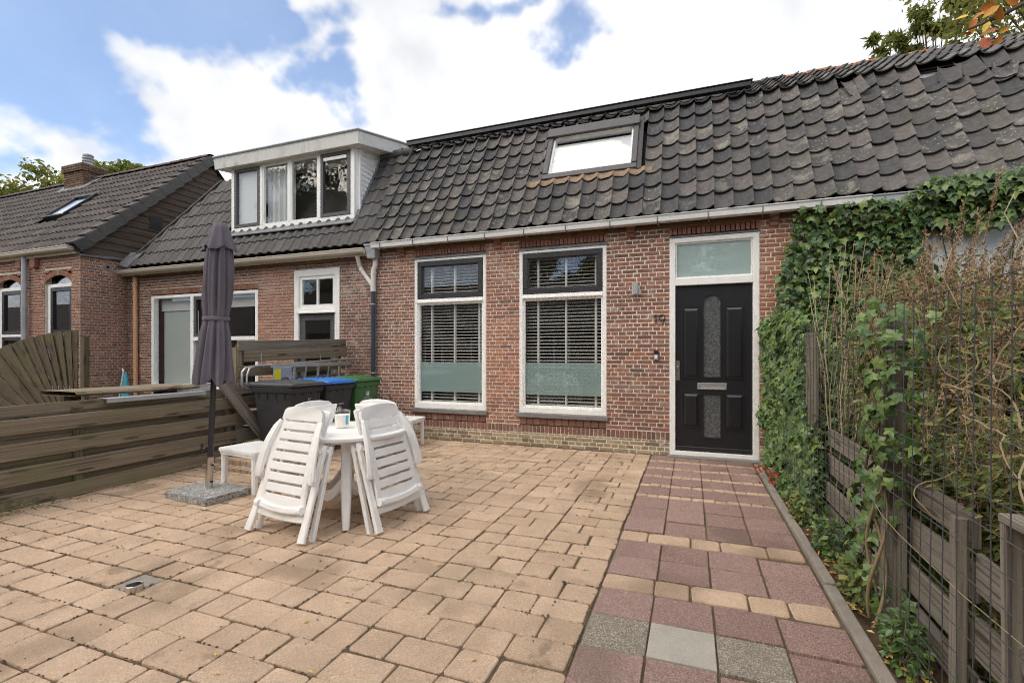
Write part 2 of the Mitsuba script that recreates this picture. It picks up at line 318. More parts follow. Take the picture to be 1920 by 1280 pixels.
def put(name, b, mat, parent=None, smooth=False, label=None, stuff=False):
    k = key_of(name, parent); v, f, u = b.arrays()
    scene[k] = mikit.ply((v, f), mat, smooth=smooth, uv=u) if smooth in (False, True) else mikit.ply((v, f), mat, smooth=smooth)
    d = {}
    if label: d['label'] = label
    if stuff: d['kind'] = 'stuff'
    if d: labels[k] = d
    return k

def thing(name, label, cat, group=None):
    k = key_of(name); labels[k] = {'label': label, 'category': cat}
    if group: labels[k]['group'] = group
    return k

def tag(k, label, cat, group=None, kind=None):
    labels[k] = {'label': label, 'category': cat}
    if group: labels[k]['group'] = group
    if kind: labels[k]['kind'] = kind

def structure(name, b, mat, smooth=False):
    k = put(name, b, mat, smooth=smooth); labels[k] = {'kind': 'structure'}; return k

def size_seen(V):
    """How large each piece (N, n, 3) shows from where the photograph was taken; 0 outside its frame."""
    d = V - EYE; s = d @ FWD; x = FOC * (d @ RGT) / np.maximum(s, .05); y = FOC * d[..., 2] / np.maximum(s, .05)
    ok = (s.min(1) > .2) & (x.max(1) > -960) & (x.min(1) < 960) & (y.max(1) > -616) & (y.min(1) < 664)
    return np.where(ok, np.clip(x.max(1) - x.min(1), 0, 900) * np.clip(y.max(1) - y.min(1), 0, 900), 0)

def pieces(parent, name, rest, V, F, tones, mat, smooth=False, limit=300, uvs=None):
    """N alike pieces: the ones that show largest are parts of their own, the rest are one part."""
    V = np.asarray(V, float); N, n = V.shape[:2]
    tones = np.asarray(tones); ss = size_seen(V); order = np.argsort(-ss); own = [i for i in order[:limit] if ss[i] > 0]
    for i in own:
        b = B().add(V[i], F, tones[i] if uvs is None else uvs[i]); put(name, b, mat, parent, smooth)
    left = np.setdiff1d(np.arange(N), own)
    if len(left):
        FF = np.asarray(F); FF = np.vstack([FF[:, [0, 1, 2]], FF[:, [0, 2, 3]]]) if FF.shape[1] == 4 else FF
        b = B().add(V[left].reshape(-1, 3), (FF[None] + (np.arange(len(left)) * n)[:, None, None]).reshape(-1, 3), np.repeat(tones[left], n, axis=0) if uvs is None else np.asarray(uvs)[left].reshape(-1, 2))
        put(rest, b, mat, parent, smooth, stuff=True)

BRICK_F = np.array([[0, 1, 2], [0, 2, 3]] + sum([[[4 + k, 4 + (k + 1) % 4, (k + 1) % 4], [4 + k, (k + 1) % 4, k], [8 + k, 8 + (k + 1) % 4, 4 + (k + 1) % 4], [8 + k, 4 + (k + 1) % 4, 4 + k]] for k in range(4)], []))

def brick_block(u0, u1, z0, z1, org, ux, nr, proud=.009, ch=.0035):
    """12 corners of a brick's visible part in a wall's plane."""
    j = R.uniform(-.0016, .0016, 8); pz = proud + R.uniform(-.0025, .0025); out = []
    for c, dpt in ((ch, pz), (0.0, pz - ch), (0.0, -.012)):
        for k, (a, b) in enumerate(((u0 + c, z0 + c), (u1 - c, z0 + c), (u1 - c, z1 - c), (u0 + c, z1 - c))):
            out.append(org + ux * (a + j[k]) + np.array([0, 0, 1.0]) * (b + j[4 + k]) + nr * dpt)
    return np.array(out)

def brick_wall(house, part, org, ux, nr, L, z0, z1, opens, mat, mortar, tone, course=.057, joint=.0142, mod=.205, extra=(), limit=300, outline=None, backing=True, hole_pg=None):
    org, ux, nr = np.asarray(org, float), np.asarray(ux, float), np.asarray(nr, float)
    pg = outline if outline is not None else sg.box(0, z0, L, z1)
    if hole_pg is not None: pg = pg.difference(hole_pg)
    for o in opens:
        if len(o) == 4: pg = pg.difference(sg.box(o[0], o[2], o[1], o[3]))
    k = None
    if backing:
        b = B().poly(pg, lambda a: org + a[:, :1] * ux + a[:, 1:2] * np.array([0, 0, 1.0]) - (a[:, 2:3]) * nr, .11)
        k = put(part, b, mortar, house)
    V, T = [], []
    for r in range(int(math.ceil((z1 - z0) / course))):
        a, c = z0 + r * course, min(z0 + (r + 1) * course, z1)
        if c - a < .02: continue
        zc = (a + c) / 2; cuts = sorted([(o[0], o[1]) for o in opens if o[2] - .012 < zc < o[3] + .012])
        lo, hi = 0.0, L
        if outline is not None:
            bnd = outline.intersection(sg.LineString([(-9, zc), (L + 9, zc)]))
            if bnd.is_empty: continue
            lo, hi = bnd.bounds[0], bnd.bounds[2]
        iv, x = [], lo
        for p, q in cuts:
            if p > x: iv.append((x, min(p, hi)))
            x = max(x, q)
        if x < hi: iv.append((x, hi))
        for p, q in iv:
            if q - p < .03: continue
            step = mod / 2 if r % 2 else mod
            ph = (mod / 4 if r % 2 else (0 if r % 4 == 0 else mod / 2)) + R.uniform(-.008, .008)
            e = [p]; x = math.floor((p - ph) / step) * step + ph
            while x < q - .035:
                if x > p + .035: e.append(x + R.uniform(-.004, .004))
                if r % 2 == 0 and R.random() < .10: x += mod / 2
                else: x += step
            e.append(q)
            for s_, t_ in zip(e[:-1], e[1:]):
                V.append(brick_block(s_ + joint / 2, t_ - joint / 2, a + joint / 2, c - joint / 2 + R.uniform(-.001, .001), org, ux, nr)); T.append([tone((s_ + t_) / 2, zc), R.random()])
    for (u0, u1, a, c, tn) in extra:
        V.append(brick_block(u0, u1, a, c, org, ux, nr, .010)); T.append([tn, R.random()])
    if V: pieces(k or f'{house}__{part}', 'brick', 'brickwork', V, BRICK_F, T, mat, limit=limit)
    return k

def soldiers(u0, u1, z0, z1, step=.058, joint=.011, tone=(.2, .6)):
    n = max(1, round((u1 - u0) / step)); w = (u1 - u0) / n
    return [(u0 + i * w + joint / 2, u0 + (i + 1) * w - joint / 2, z0 + joint / 2, z1 - joint / 2, R.uniform(*tone)) for i in range(n)]

def frame_boxes(b, x0, x1, z0, z1, w, y0, y1, ch=.004, wb=None, wt=None):
    """Four bars of a rectangular frame: uprights between the rails' ends."""
    wb, wt = wb or w, wt or w
    b.box(x0, x0 + w, y0, y1, z0 + wb, z1 - wt, ch); b.box(x1 - w, x1, y0, y1, z0 + wb, z1 - wt, ch)
    b.box(x0, x1, y0, y1, z0, z0 + wb, ch); b.box(x0, x1, y0, y1, z1 - wt, z1, ch)
    return b

def pane(x0, x1, z0, z1, y):
    return B().add([[x0, y, z0], [x1, y, z0], [x1, y, z1], [x0, y, z1]], [[0, 1, 2, 3]])

# ------------------------------------------------------------------ the ground and its paving
gx = np.linspace(-70, 70, 57); gg = np.stack(np.meshgrid(gx, gx, indexing='ij'), -1).reshape(-1, 2)
gf = np.array([[i * 57 + j, (i + 1) * 57 + j, (i + 1) * 57 + j + 1, i * 57 + j + 1] for i in range(56) for j in range(56)])
structure('ground', B().add(np.column_stack([gg, np.full(len(gg), -.045) - .0 * gg[:, 0]]), gf), 'm_ground')
def sheet(x0, x1, y0, y1, z, nx, ny, amp=0.0):
    X, Y = np.meshgrid(np.linspace(x0, x1, nx), np.linspace(y0, y1, ny), indexing='ij')
    Z = z + amp * (meshkit.fbm(np.stack([X * 7, Y * 7, X * 0], -1), 3, 5) - .5)
    f = [[i * ny + j, (i + 1) * ny + j, (i + 1) * ny + j + 1, i * ny + j + 1] for i in range(nx - 1) for j in range(ny - 1)]
    return B().add(np.stack([X, Y, Z], -1).reshape(-1, 3), np.array(f))

def rounded(x0, x1, y0, y1, r, jit=.004):
    a = []
    for cx, cy, q in ((x1 - r, y1 - r, 0), (x0 + r, y1 - r, 1), (x0 + r, y0 + r, 2), (x1 - r, y0 + r, 3)):
        for k in range(3):
            an = (q + k / 2) * math.pi / 2; a.append((cx + r * math.cos(an), cy + r * math.sin(an)))
    return np.array(a) + R.uniform(-jit, jit, (12, 2))
def flat_piece(ol, z, ch, drop, tilt):
    c = ol.mean(0); inn = c + (ol - c) * (1 - ch / np.linalg.norm(ol - c, axis=1, keepdims=True))
    top = lambda q, dz: np.column_stack([q, z + dz + (q - c) @ tilt])
    return np.vstack([top(inn, 0), top(ol, -ch * .8), top(ol, -drop)])
n_ = 12
PAVE_F = np.array([[0, i, i + 1] for i in range(1, n_ - 1)] + sum([[[n_ * a + k, n_ * (a + 1) + k, n_ * (a + 1) + (k + 1) % n_], [n_ * a + k, n_ * (a + 1) + (k + 1) % n_, n_ * a + (k + 1) % n_]] for a in (0, 1) for k in range(n_)], []))

patio = structure('patio', sheet(-5.62, -.505, .35, 6.84, -.010, 60, 80, .006), 'm_joint')
V, T = [], []
SOCK = (-3.05, 1.83)
y = .42
row = 0
while y < 6.75:
    y1 = min(y + .2, 6.80)
    for st in range(11):
        x0 = -.505 - .5 * (st + 1)
        sw = (row + st) % 2 if R.random() > .08 else (row + st + 1) % 2
        e = [x0, x0 + (.3 if sw else .2), x0 + .5]
        for a, b in zip(e[:-1], e[1:]):
            a = max(a, -5.62)
            if b - a < .06: continue
            if a < SOCK[0] < b and y < SOCK[1] < y1: BED = (a, b, y, y1); continue
            jx, jy = R.normal(0, .0028, 2); gap = .0030 + abs(R.normal(0, .0016))
            ol = rounded(a + gap + jx, b - gap + jx, y + gap + jy, y1 - gap + jy, .018)
            an = R.normal(0, .009); c = ol.mean(0); ol = c + (ol - c) @ np.array([[math.cos(an), -math.sin(an)], [math.sin(an), math.cos(an)]])
            V.append(flat_piece(ol, R.normal(0, .0022), .0048, .05, R.normal(0, .005, 2))); T.append([np.clip(R.normal(.5, .14), 0, 1), R.random()])
    y += .2; row += 1
pieces(patio, 'paver', 'paving', V, PAVE_F, T, 'm_paver')
# crumbs of soil and moss lodged in the joints
N = 9000; kx = R.integers(0, 24, N); xx, yy = R.uniform(-5.6, -.51, N), .42 + .2 * R.integers(0, 32, N) + R.normal(0, .0045, N)
al = R.random(N) < .42; xx = np.where(al, -.505 - .5 * R.integers(0, 11, N) - np.where(R.random(N) < .4, R.choice([.2, .3], N), 0) + R.normal(0, .004, N), xx); yy = np.where(al, R.uniform(.5, 6.8, N), yy)
ok = meshkit.fbm(np.stack([xx * 1.6, yy * 1.6, xx * 0], -1), 4, 6) > R.uniform(.30, .62, N); xx, yy = xx[ok], yy[ok]; N = len(xx); sz = R.uniform(.003, .0085, N)
tv_ = np.array([[1, 0, 0], [-.5, .87, 0], [-.5, -.87, 0], [0, 0, .7]]); an = R.uniform(0, 6.28, N); ca, sa = np.cos(an) * sz, np.sin(an) * sz
vv = np.stack([xx[:, None] + tv_[None, :, 0] * ca[:, None] * 1.5 - tv_[None, :, 1] * sa[:, None], yy[:, None] + tv_[None, :, 0] * sa[:, None] * 1.5 + tv_[None, :, 1] * ca[:, None], np.minimum(-.004 + 0 * xx[:, None] + tv_[None, :, 2] * sz[:, None] * 1.6 + .003, .008)], -1)
put('joint_crumbs', B().add(vv.reshape(-1, 3), (np.array([[0, 1, 3], [1, 2, 3], [2, 0, 3]])[None] + 4 * np.arange(N)[:, None, None]).reshape(-1, 3)), 'm_joint', patio, stuff=True)

path = structure('path', sheet(-.503, .735, .3, 6.80, -.012, 20, 80, .006), 'm_joint')
def slab(x0, x1, y0, y1, g=.004, ch=.003):
    ol = rounded(x0 + g, x1 - g, y0 + g, y1 - g, .006, .0015)
    V.append(flat_piece(ol, R.normal(0, .0025), ch, .05, R.normal(0, .006, 2))); T.append([np.clip(R.normal(.5, .28), 0, 1), R.random()])
cols = [-.497, -.192, .113, .418, .725]
rows = [(.42, .72), (.725, 1.025), (1.03, 1.33), (1.335, 1.635), (1.64, 1.94), (1.945, 2.245), (2.25, 2.55), (2.55, 2.845), (3.045, 3.335), (3.338, 3.63), (3.835, 4.15), (4.153, 4.46), (4.465, 4.79), (4.90, 5.19), (5.30, 5.59), (5.70, 5.99), (6.10, 6.39), (6.50, 6.80)]
V, T = [], []
for i, (a, b) in enumerate(rows):
    for c in range(4):
        dy = -.035 if c == 3 and i < 10 else 0
        if i == 6 and c < 3: continue
        slab(cols[c] + R.uniform(0, .004), cols[c + 1] - R.uniform(0, .004), a + dy, b + dy)
pieces(path, 'slab', 'paving', V, PAVE_F, T, 'm_slab_red')
for c, m in ((0, 'm_slab_dark'), (1, 'm_slab_grey'), (2, 'm_slab_dark')):
    V, T = [], []; slab(cols[c], cols[c + 1], 2.25, 2.55)
    put('slab', B().add(V[0], PAVE_F, T[0]), m, path, label=('smooth pale grey slab between two dark ones' if c == 1 else 'dark pebbled slab ' + ('at the left end' if c == 0 else 'at the right end') + ' of the grey row'))
V, T = [], []
for (a, b, ws) in ((2.85, 3.04, [.30, .20, .30, .2, .22]), (3.635, 3.83, [.2, .3, .2, .3, .22])):
    x = -.5
    for w in ws:
        ol = rounded(x + .006, x + w - .006, a + .004, b - .004, .018); V.append(flat_piece(ol, R.normal(0, .002), .008, .05, R.normal(0, .006, 2))); T.append([R.uniform(.4, .8), R.random()]); x += w
for a, b in ((4.80, 4.895), (5.20, 5.295), (5.60, 5.695), (6.0, 6.095), (6.40, 6.495)):
    x = -.5
    while x < .70:
        ol = rounded(x + .003, x + .099, a + .003, b - .003, .008, .002); V.append(flat_piece(ol, R.normal(0, .002), .004, .05, R.normal(0, .006, 2))); T.append([R.uniform(.35, .9), R.random()]); x += .102
pieces(path, 'paver', 'paving', V, PAVE_F, T, 'm_paver')

kerb = structure('kerb', sheet(.733, .808, .3, 6.7, -.02, 3, 30, 0), 'm_joint')
y = .3
while y < 6.55:
    put('kerbstone', B().box(.738 + R.normal(0, .002), .803, y + .003, min(y + .997, 6.6), -.1, .022 + R.normal(0, .004), .008), 'm_concrete', kerb); y += 1.0
structure('garden_bed', sheet(.80, 1.35, .3, 6.8, -.012, 14, 120, .05), 'm_soil', True)
structure('garden_soil', sheet(1.34, 6.5, .3, 6.84, -.02, 40, 60, .05), 'm_soil', True)

# ------------------------------------------------------------------ roof tiles
def s_tile(u, lo=.032, hi=.058, k=1.12):
    return np.interp(u, [0, .1, .25, .45, .62, .76, .87, .95, 1.0], [lo, .014, .002, 0, .006, .022, .041, hi, hi - .002]) * k
def wave_tile(u): return .006 + .017 * (1 - np.cos(2 * np.pi * (u - .30)))
def flat_tile(u): return np.interp(u, [0, .08, .16, .24, .46, .54, .62, .70, .93, 1.0], [.034, .030, .008, 0, 0, .028, .028, 0, 0, .026])
TU = np.linspace(0, 1, 10)
def roof_tile(prof, w, length, thick, lift):
    h = prof(TU); n = len(TU)
    top0 = np.column_stack([TU * w, np.zeros(n), h + lift]); top1 = np.column_stack([TU * w, np.full(n, length), h])
    v = np.vstack([top0, top1, top0, top0 - [0, 0, thick], top0[-1:], top1[-1:], top0[-1:] - [0, 0, thick], top1[-1:] - [0, 0, thick], top1 - [0, 0, thick]]); f = []
    for k in range(n - 1):
        f += [[k, k + 1, n + k + 1], [k, n + k + 1, n + k], [2 * n + k, 3 * n + k, 3 * n + k + 1], [2 * n + k, 3 * n + k + 1, 2 * n + k + 1]]
    o = 4 * n; f += [[o, o + 2, o + 3], [o, o + 3, o + 1]]
    return v, np.array(f)
def tiled_roof(house, part, x0, x1, y0, z0, pitch, nrow, gauge, w, prof, mat, skip=lambda x, d, r: False, tone=lambda: R.random(), thick=.017, lift=.040, jit=1.0, over=.07, sx=1, limit=300, name='tile', rest='tiling'):
    c, s = math.cos(pitch), math.sin(pitch); sl, nr = np.array([0, c, s]), np.array([0, -s, c]); org = np.array([0, y0, z0])
    tv, F = roof_tile(prof, w * 1.035, gauge + over, thick, lift); V, T = [], []
    ncol = int(round((x1 - x0) / w))
    for r in range(nrow):
        for k in range(ncol):
            x, d = x0 + k * w, r * gauge
            if skip(x + w / 2, d, r): continue
            a = R.normal(0, .008) * jit; q = tv.copy(); q[:, 0], q[:, 1] = q[:, 0] * math.cos(a) - q[:, 1] * math.sin(a), q[:, 0] * math.sin(a) + q[:, 1] * math.cos(a)
            q = q + [x + R.normal(0, .002) * jit, d + R.normal(0, .006) * jit, R.normal(0, .0022) * jit]
            V.append(org + q[:, :1] * [1, 0, 0] + q[:, 1:2] * sl + q[:, 2:3] * nr); T.append([np.clip(tone(), 0, 1), R.random()])
    pieces(f'{house}__{part}', name, rest, V, F, T, mat, True, limit)

PITCH = math.radians(61); CP, SP = math.cos(PITCH), math.sin(PITCH)
EY, EZ = 6.66, 3.20
def on_roof(d, off=0.0, y0=EY, z0=EZ): return np.array([y0 + d * CP - off * SP, z0 + d * SP + off * CP])

# ------------------------------------------------------------------ the house
WY = 6.82
H = thing('brick_house', 'low red brick house with black front door, two tall windows and steep grey roof', 'house')
X0 = -5.0
W1, W2, DO = (-4.235, -2.965), (-2.415, -1.115), (-.262, .818)
def tone_main(u, z):
    x = X0 + u; t = .50 + .12 * math.sin(x * 1.3) - (.20 if x < -4.1 else 0) + (.20 if -3.0 < x < -2.4 and .8 < z < 1.9 else 0) + (.22 if x > .8 else 0)
    return np.clip(R.normal(t, .17), 0, 1)
O = [(W1[0] - X0, W1[1] - X0, .31, 3.07), (W2[0] - X0, W2[1] - X0, .31, 3.07), (DO[0] - X0, DO[1] - X0, 0, 3.07)]
ex = []
for w in (W1, W2, DO): ex += soldiers(w[0] - X0 - .02, w[1] - X0 + .02, 2.965, 3.065, tone=(.3, .75))
for w in (W1, W2):
    n = 12; ww = (w[1] - w[0]) / n; ex += [(w[0] - X0 + i * ww + .004, w[0] - X0 + (i + 1) * ww - .004, .325, .425, R.uniform(.1, .5)) for i in range(n)]
holes = shapely.union_all([sg.box(W1[0] - X0, .43, W1[1] - X0, 2.955), sg.box(W2[0] - X0, .43, W2[1] - X0, 2.955), sg.box(DO[0] - X0, -.1, DO[1] - X0, 2.955)])
wall = brick_wall(H, 'wall', [X0, WY, 0], [1, 0, 0], [0, -1, 0], 9.9, .322, 3.235, O, 'm_brick', 'm_mortar', tone_main, extra=ex, outline=sg.box(0, -.05, 9.9, 3.24).difference(sg.box(0, -.05, 9.9, .0)), hole_pg=holes)
# soldier course and the yellow plinth
so = soldiers(0, DO[0] - X0 - .0, .206, .318, .0605, tone=(.05, .4)) + soldiers(DO[1] - X0, 9.9, .206, .318, .0605)
pieces(wall, 'soldier_brick', 'soldier_course', [brick_block(a, b, c, d, np.array([X0, WY, 0]), np.array([1.0, 0, 0]), np.array([0, -1.0, 0]), .011) for a, b, c, d, t in so], BRICK_F, [[t, R.random()] for *_, t in so], 'm_brick', limit=110)
brick_wall(H, 'plinth', [X0, WY, 0], [1, 0, 0], [0, -1, 0], 9.9, .0, .204, [(DO[0] - X0, DO[1] - X0, 0, 3)], 'm_brick_yellow', 'm_mortar_grey', lambda u, z: np.clip(R.normal(.5, .25), 0, 1), course=.0575, outline=sg.box(0, 0, 9.9, .204), backing=False, limit=160)
# timber plate under the gutter and corbels
b = B().board([X0, WY - .010, 3.155], [4.9, WY - .010, 3.155], [0, 0, .083], [0, .02, 0], .3, .006, 12, .001)
put('wall_plate', b, 'm_beam', H)
for xc in (-4.47, -2.76, -.775, .985):
    b = B()
    for i, (w, dp, z) in enumerate(((.115, .028, 2.985), (.105, .055, 3.045), (.115, .085, 3.105), (.12, .11, 3.165))): b.box(xc - w / 2 + R.normal(0, .004), xc + w / 2, WY - dp - .012, WY - .0125, z, z + .054, .005, [R.uniform(.3, .6), R.random()])
    put('corbel', b, 'm_brick', H)
# gutter with its brackets
b = B()
def gutter_box(b, xa, xb, ya, yb, za, zb, t=.006):
    b.box(xa, xb, ya, ya + t, za, zb, .002); b.box(xa, xb, yb - t, yb, za, zb, .002); b.box(xa, xb, ya + t, yb - t, za, za + t)
    b.tube([[xa, ya - .004, zb], [xb, ya - .004, zb]], .010, 8)
    b.box(xa, xa + t, ya + t, yb - t, za + t, zb - .002); b.box(xb - t, xb, ya + t, yb - t, za + t, zb - .002)
gutter_box(b, -4.93, 1.95, 6.585, 6.70, 3.115, 3.195); gut = put('gutter', b, 'm_gutter', H, 40)
b = B(); gutter_box(b, 1.955, 4.92, 6.59, 6.70, 3.105, 3.185); put('gutter', b, 'm_zinc', H, 40)
for i in range(14):
    x = -4.75 + i * .62
    if x > 4.8: break
    b = B().tube([[x, 6.585, 3.202], [x, 6.579, 3.19], [x, 6.578, 3.13], [x, 6.592, 3.108], [x + .01, 6.70, 3.095], [x + .03, 6.80, 3.10]], .0065, 6); put('gutter_bracket', b, 'm_lead', H, 40)

# windows
def blind(house, x0, x1, z0, z1, y, tapes, pitch=.0505):
    b = B()
    for x in tapes: b.box(x - .014, x + .014, y - .027, y - .026, z0, z1); b.box(x - .014, x + .014, y + .026, y + .027, z0, z1)
    k = put('blind', b, 'm_slat', house); labels[k] = {'label': 'venetian blind with open pale slats and three tapes'}
    z = z0 + .02
    while z < z1 - .02:
        a = math.radians(R.normal(13, 1.0)); c, s = math.cos(a) * .025, math.sin(a) * .025
        q = np.array([[-1, 0], [-.5, .0018], [.5, .0018], [1, 0]])
        v = [[x, y + t * c, z + t * s + h] for x in (x0 + .012, x1 - .012) for t, h in q] + [[x, y + t * c, z + t * s + h - .0028] for x in (x0 + .012, x1 - .012) for t, h in q]
        f = [[0, 1, 5, 4], [1, 2, 6, 5], [2, 3, 7, 6], [8, 9, 13, 12], [9, 10, 14, 13], [10, 11, 15, 14], [0, 4, 12, 8], [3, 7, 15, 11]]
        put('slat', B().add(v, np.array(f)), 'm_slat', k); z += pitch
    return k
for (a, b_), side in ((W1, 'left'), (W2, 'right')):
    g = put('window', frame_boxes(B(), a, b_, .497, 2.91, .052, WY - .006, WY + .10, wb=.085, wt=.036), 'm_white', H)
    labels[g] = {'label': f'{side} of the two tall windows, white frame with dark top sash'}
    b = B().box(a + .053, b_ - .053, WY - .012, WY + .09, 2.195, 2.262, .004); b.box(a + .053, b_ - .053, WY - .035, WY - .0125, 2.20, 2.222, .004); put('transom', b, 'm_white', g)
    b = frame_boxes(B(), a + .055, b_ - .055, 2.265, 2.873, .078, WY - .014, WY + .06); put('sash', b, 'm_charcoal', g)
    frame_boxes(bb := B(), a + .134, b_ - .134, 2.344, 2.794, .012, WY + .012, WY + .05, .002); put('sash_bead', bb, 'm_anthracite', g)
    put('pane', pane(a + .14, b_ - .14, 2.35, 2.79, WY + .035), 'm_glass', g)
    frame_boxes(bb := B(), a + .0535, b_ - .0535, .583, 2.194, .024, WY + .012, WY + .08, .003); put('glazing_bead', bb, 'm_white', g)
    put('pane', pane(a + .07, b_ - .07, .60, 2.18, WY + .05), 'm_glass', g)
    put('frosted_film', pane(a + .0775, b_ - .0775, .765, 1.245, WY + .056), 'm_glass_film', g, label='pale green frosted strip across the glass')
    b = B().box(a - .035, b_ + .03, WY - .055, WY + .02, .432, .494, .006); put('window_sill', b, 'm_stone_sill', H)
    b = B().box(a - .02, b_ + .02, WY - .014, WY + .06, 2.915, 2.955, .003); put('lead_flashing', b, 'm_lead', H)
    w = b_ - a; blind(H, a + .06, b_ - .06, .60, 2.86, WY + .135, [a + w * f for f in (.20, .53, .87)])
# the room behind
b = B(); b.box(-4.95, 4.85, 9.9, 10.0, -.05, 3.2); b.box(-4.97, -4.93, WY + .112, 9.89, 0, 3.2); b.box(4.85, 4.9, WY + .112, 9.89, 0, 3.2); b.box(-4.92, 4.84, WY + .112, 9.89, 3.14, 3.19); b.box(-4.92, 4.84, WY + .112, 9.89, -.02, .0)
put('interior', b, 'm_interior', H)
b = B(); b.box(-4.92, -4.88, 8.9, 9.0, .9, 1.0); put('interior_shelf', B().box(-3.3, -1.2, 9.5, 9.88, .0, .8, .01), 'm_interior_dark', H)

# front door
D = put('door_frame', frame_boxes(B(), DO[0], DO[1], .02, 2.925, .070, WY - .008, WY + .11, wb=.055, wt=.062), 'm_white', H)
put('transom', B().box(DO[0] + .071, DO[1] - .071, WY - .012, WY + .10, 2.29, 2.385, .004), 'm_white', D)
frame_boxes(bb := B(), DO[0] + .0715, DO[1] - .0715, 2.386, 2.862, .018, WY + .02, WY + .08, .003); put('glazing_bead', bb, 'm_white', D)
put('pane', pane(DO[0] + .085, DO[1] - .085, 2.40, 2.85, WY + .04), 'm_glass', D)
put('transom_film', pane(DO[0] + .0895, DO[1] - .0895, 2.405, 2.845, WY + .046), 'm_film', D, label='pale blue-green frosted film in the light above the door')
put('lead_flashing', B().box(DO[0] - .01, DO[1] + .01, WY - .014, WY + .06, 2.93, 2.955, .003), 'm_lead', H)
put('doorstep', B().box(DO[0] - .03, DO[1] + .03, WY - .10, WY + .0, -.03, .018, .006), 'm_stone_sill', H)
dx0, dx1, dz0, dz1 = DO[0] + .073, DO[1] - .073, .078, 2.287
dw, dh = dx1 - dx0, dz1 - dz0
fx = lambda t: dx0 + t * dw
fz = lambda t: dz1 - t * dh
gx0, gx1 = fx(.372), fx(.600)
arch = shapely.union_all([sg.box(gx0, fz(.553), gx1, fz(.0585) - (gx1 - gx0) / 2), sg.Point((gx0 + gx1) / 2, fz(.0585) - (gx1 - gx0) / 2).buffer((gx1 - gx0) / 2, 12)])
low = sg.box(gx0, fz(.915), gx1, fz(.653))
dk = put('door', B().poly(sg.box(dx0, dz0, dx1, dz1).difference(arch).difference(low), front(WY + .045), .04), 'm_black_paint', H, label='black front door with an arched glass strip and four raised panels')
for pg in (arch, low):
    put('obscure_pane', B().poly(pg.buffer(.004), front(WY + .060), .006), 'm_obscure_glass', dk)
    put('moulding', B().poly(pg.buffer(.018, join_style=2).difference(pg.buffer(-.004)), front(WY + .037), .012), 'm_black_paint', dk)
for (a, b_, c, d) in ((.105, .315, .136, .555), (.663, .888, .136, .555), (.105, .315, .652, .853), (.663, .888, .652, .853)):
    xa, xb, zb, za = fx(a), fx(b_), fz(c), fz(d); y = WY + .045
    b = B().poly(sg.box(xa - .016, za - .016, xb + .016, zb + .016).difference(sg.box(xa, za, xb, zb)), front(y - .012), .0125)
    e = .035
    o = [[xa, y - .002, za], [xb, y - .002, za], [xb, y - .002, zb], [xa, y - .002, zb]]; i = [[xa + e, y - .016, za + e], [xb - e, y - .016, za + e], [xb - e, y - .016, zb - e], [xa + e, y - .016, zb - e]]
    b.add(o + i, [[0, 1, 5, 4], [1, 2, 6, 5], [2, 3, 7, 6], [3, 0, 4, 7], [4, 5, 6, 7]]); put('panel', b, 'm_black_paint', dk)
lz = fz(.605)
ls = put('letter_slot', frame_boxes(B(), fx(.295), fx(.675), lz - .047, lz + .042, .022, WY + .033, WY + .044, .003), 'm_alu', dk)
put('flap', B().box(fx(.295) + .0225, fx(.675) - .0225, WY + .037, WY + .043, lz - .0245, lz + .0195, .002), 'm_alu', ls)
hz = fz(.515)
hd = put('door_handle', B().box(fx(.008), fx(.062), WY + .034, WY + .0445, hz - .13, hz + .13, .004), 'm_steel', dk)
b = B().tube([[fx(.034), WY + .0335, hz + .035], [fx(.034), WY + .012, hz + .035]], .010, 10); b.tube([[fx(.034), WY + .0115, hz + .035], [fx(.034), WY - .006, hz + .035]], [.026, .021], 14); b.tube([[fx(.034), WY + .034, hz - .06], [fx(.034), WY + .026, hz - .06]], .012, 10); put('knob', b, 'm_steel', hd, 40)
b = B().box(dx0 + .002, dx1 - .002, WY + .018, WY + .044, dz0 + .035, dz0 + .062, .006); b.box(dx0 + .002, dx1 - .002, WY + .024, WY + .044, dz0 + .0, dz0 + .033, .004); put('weather_bar', b, 'm_charcoal', dk)

# roof
roofk = f'{H}__roof'; used.add(roofk)
b = B(); a0, a1 = on_roof(-.02, -.07), on_roof(2.16, -.07)
b.add([[X0, a0[0], a0[1]], [4.92, a0[0], a0[1]], [4.92, a1[0], a1[1]], [X0, a1[0], a1[1]]], [[0, 1, 2, 3]]); scene[roofk] = mikit.ply(b.arrays()[:2], 'm_interior_dark')
SKY_X, SKY_D = (-2.13, -.725), (.90, 1.98)
gap_cells = {(2.02, 7), (2.90, 7), (3.12, 7), (3.34, 7)}
def skip_main(x, d, r):
    if SKY_X[0] - .02 < x < SKY_X[1] + .02 and SKY_D[0] - .20 < d < SKY_D[1] - .13: return True
    return any(abs(x - a) < .11 and r == q for a, q in gap_cells)
tiled_roof(H, 'roof', X0, 4.88, EY - .03, EZ + .005, PITCH, 8, .265, .22, s_tile, 'm_tile', skip_main, lambda: R.beta(1.0, 1.0), limit=290, jit=1.7)
# battens and silvery underlay where tiles have slipped
for x0, x1 in ((1.85, 2.25), (2.78, 3.56)):
    p, q = on_roof(1.78, -.035), on_roof(2.12, -.035)
    put('underlay', B().add([[x0, p[0], p[1]], [x1, p[0], p[1]], [x1, q[0], q[1]], [x0, q[0], q[1]]], [[0, 1, 2, 3]]), 'm_underlay', roofk)
    for d in (1.93, 2.09):
        p = on_roof(d, -.012); put('batten', B().board([x0, *p], [x1, *p], [0, CP * .017, SP * .017], [0, -SP * .012, CP * .012], d, .003), 'm_wood_brown', roofk)
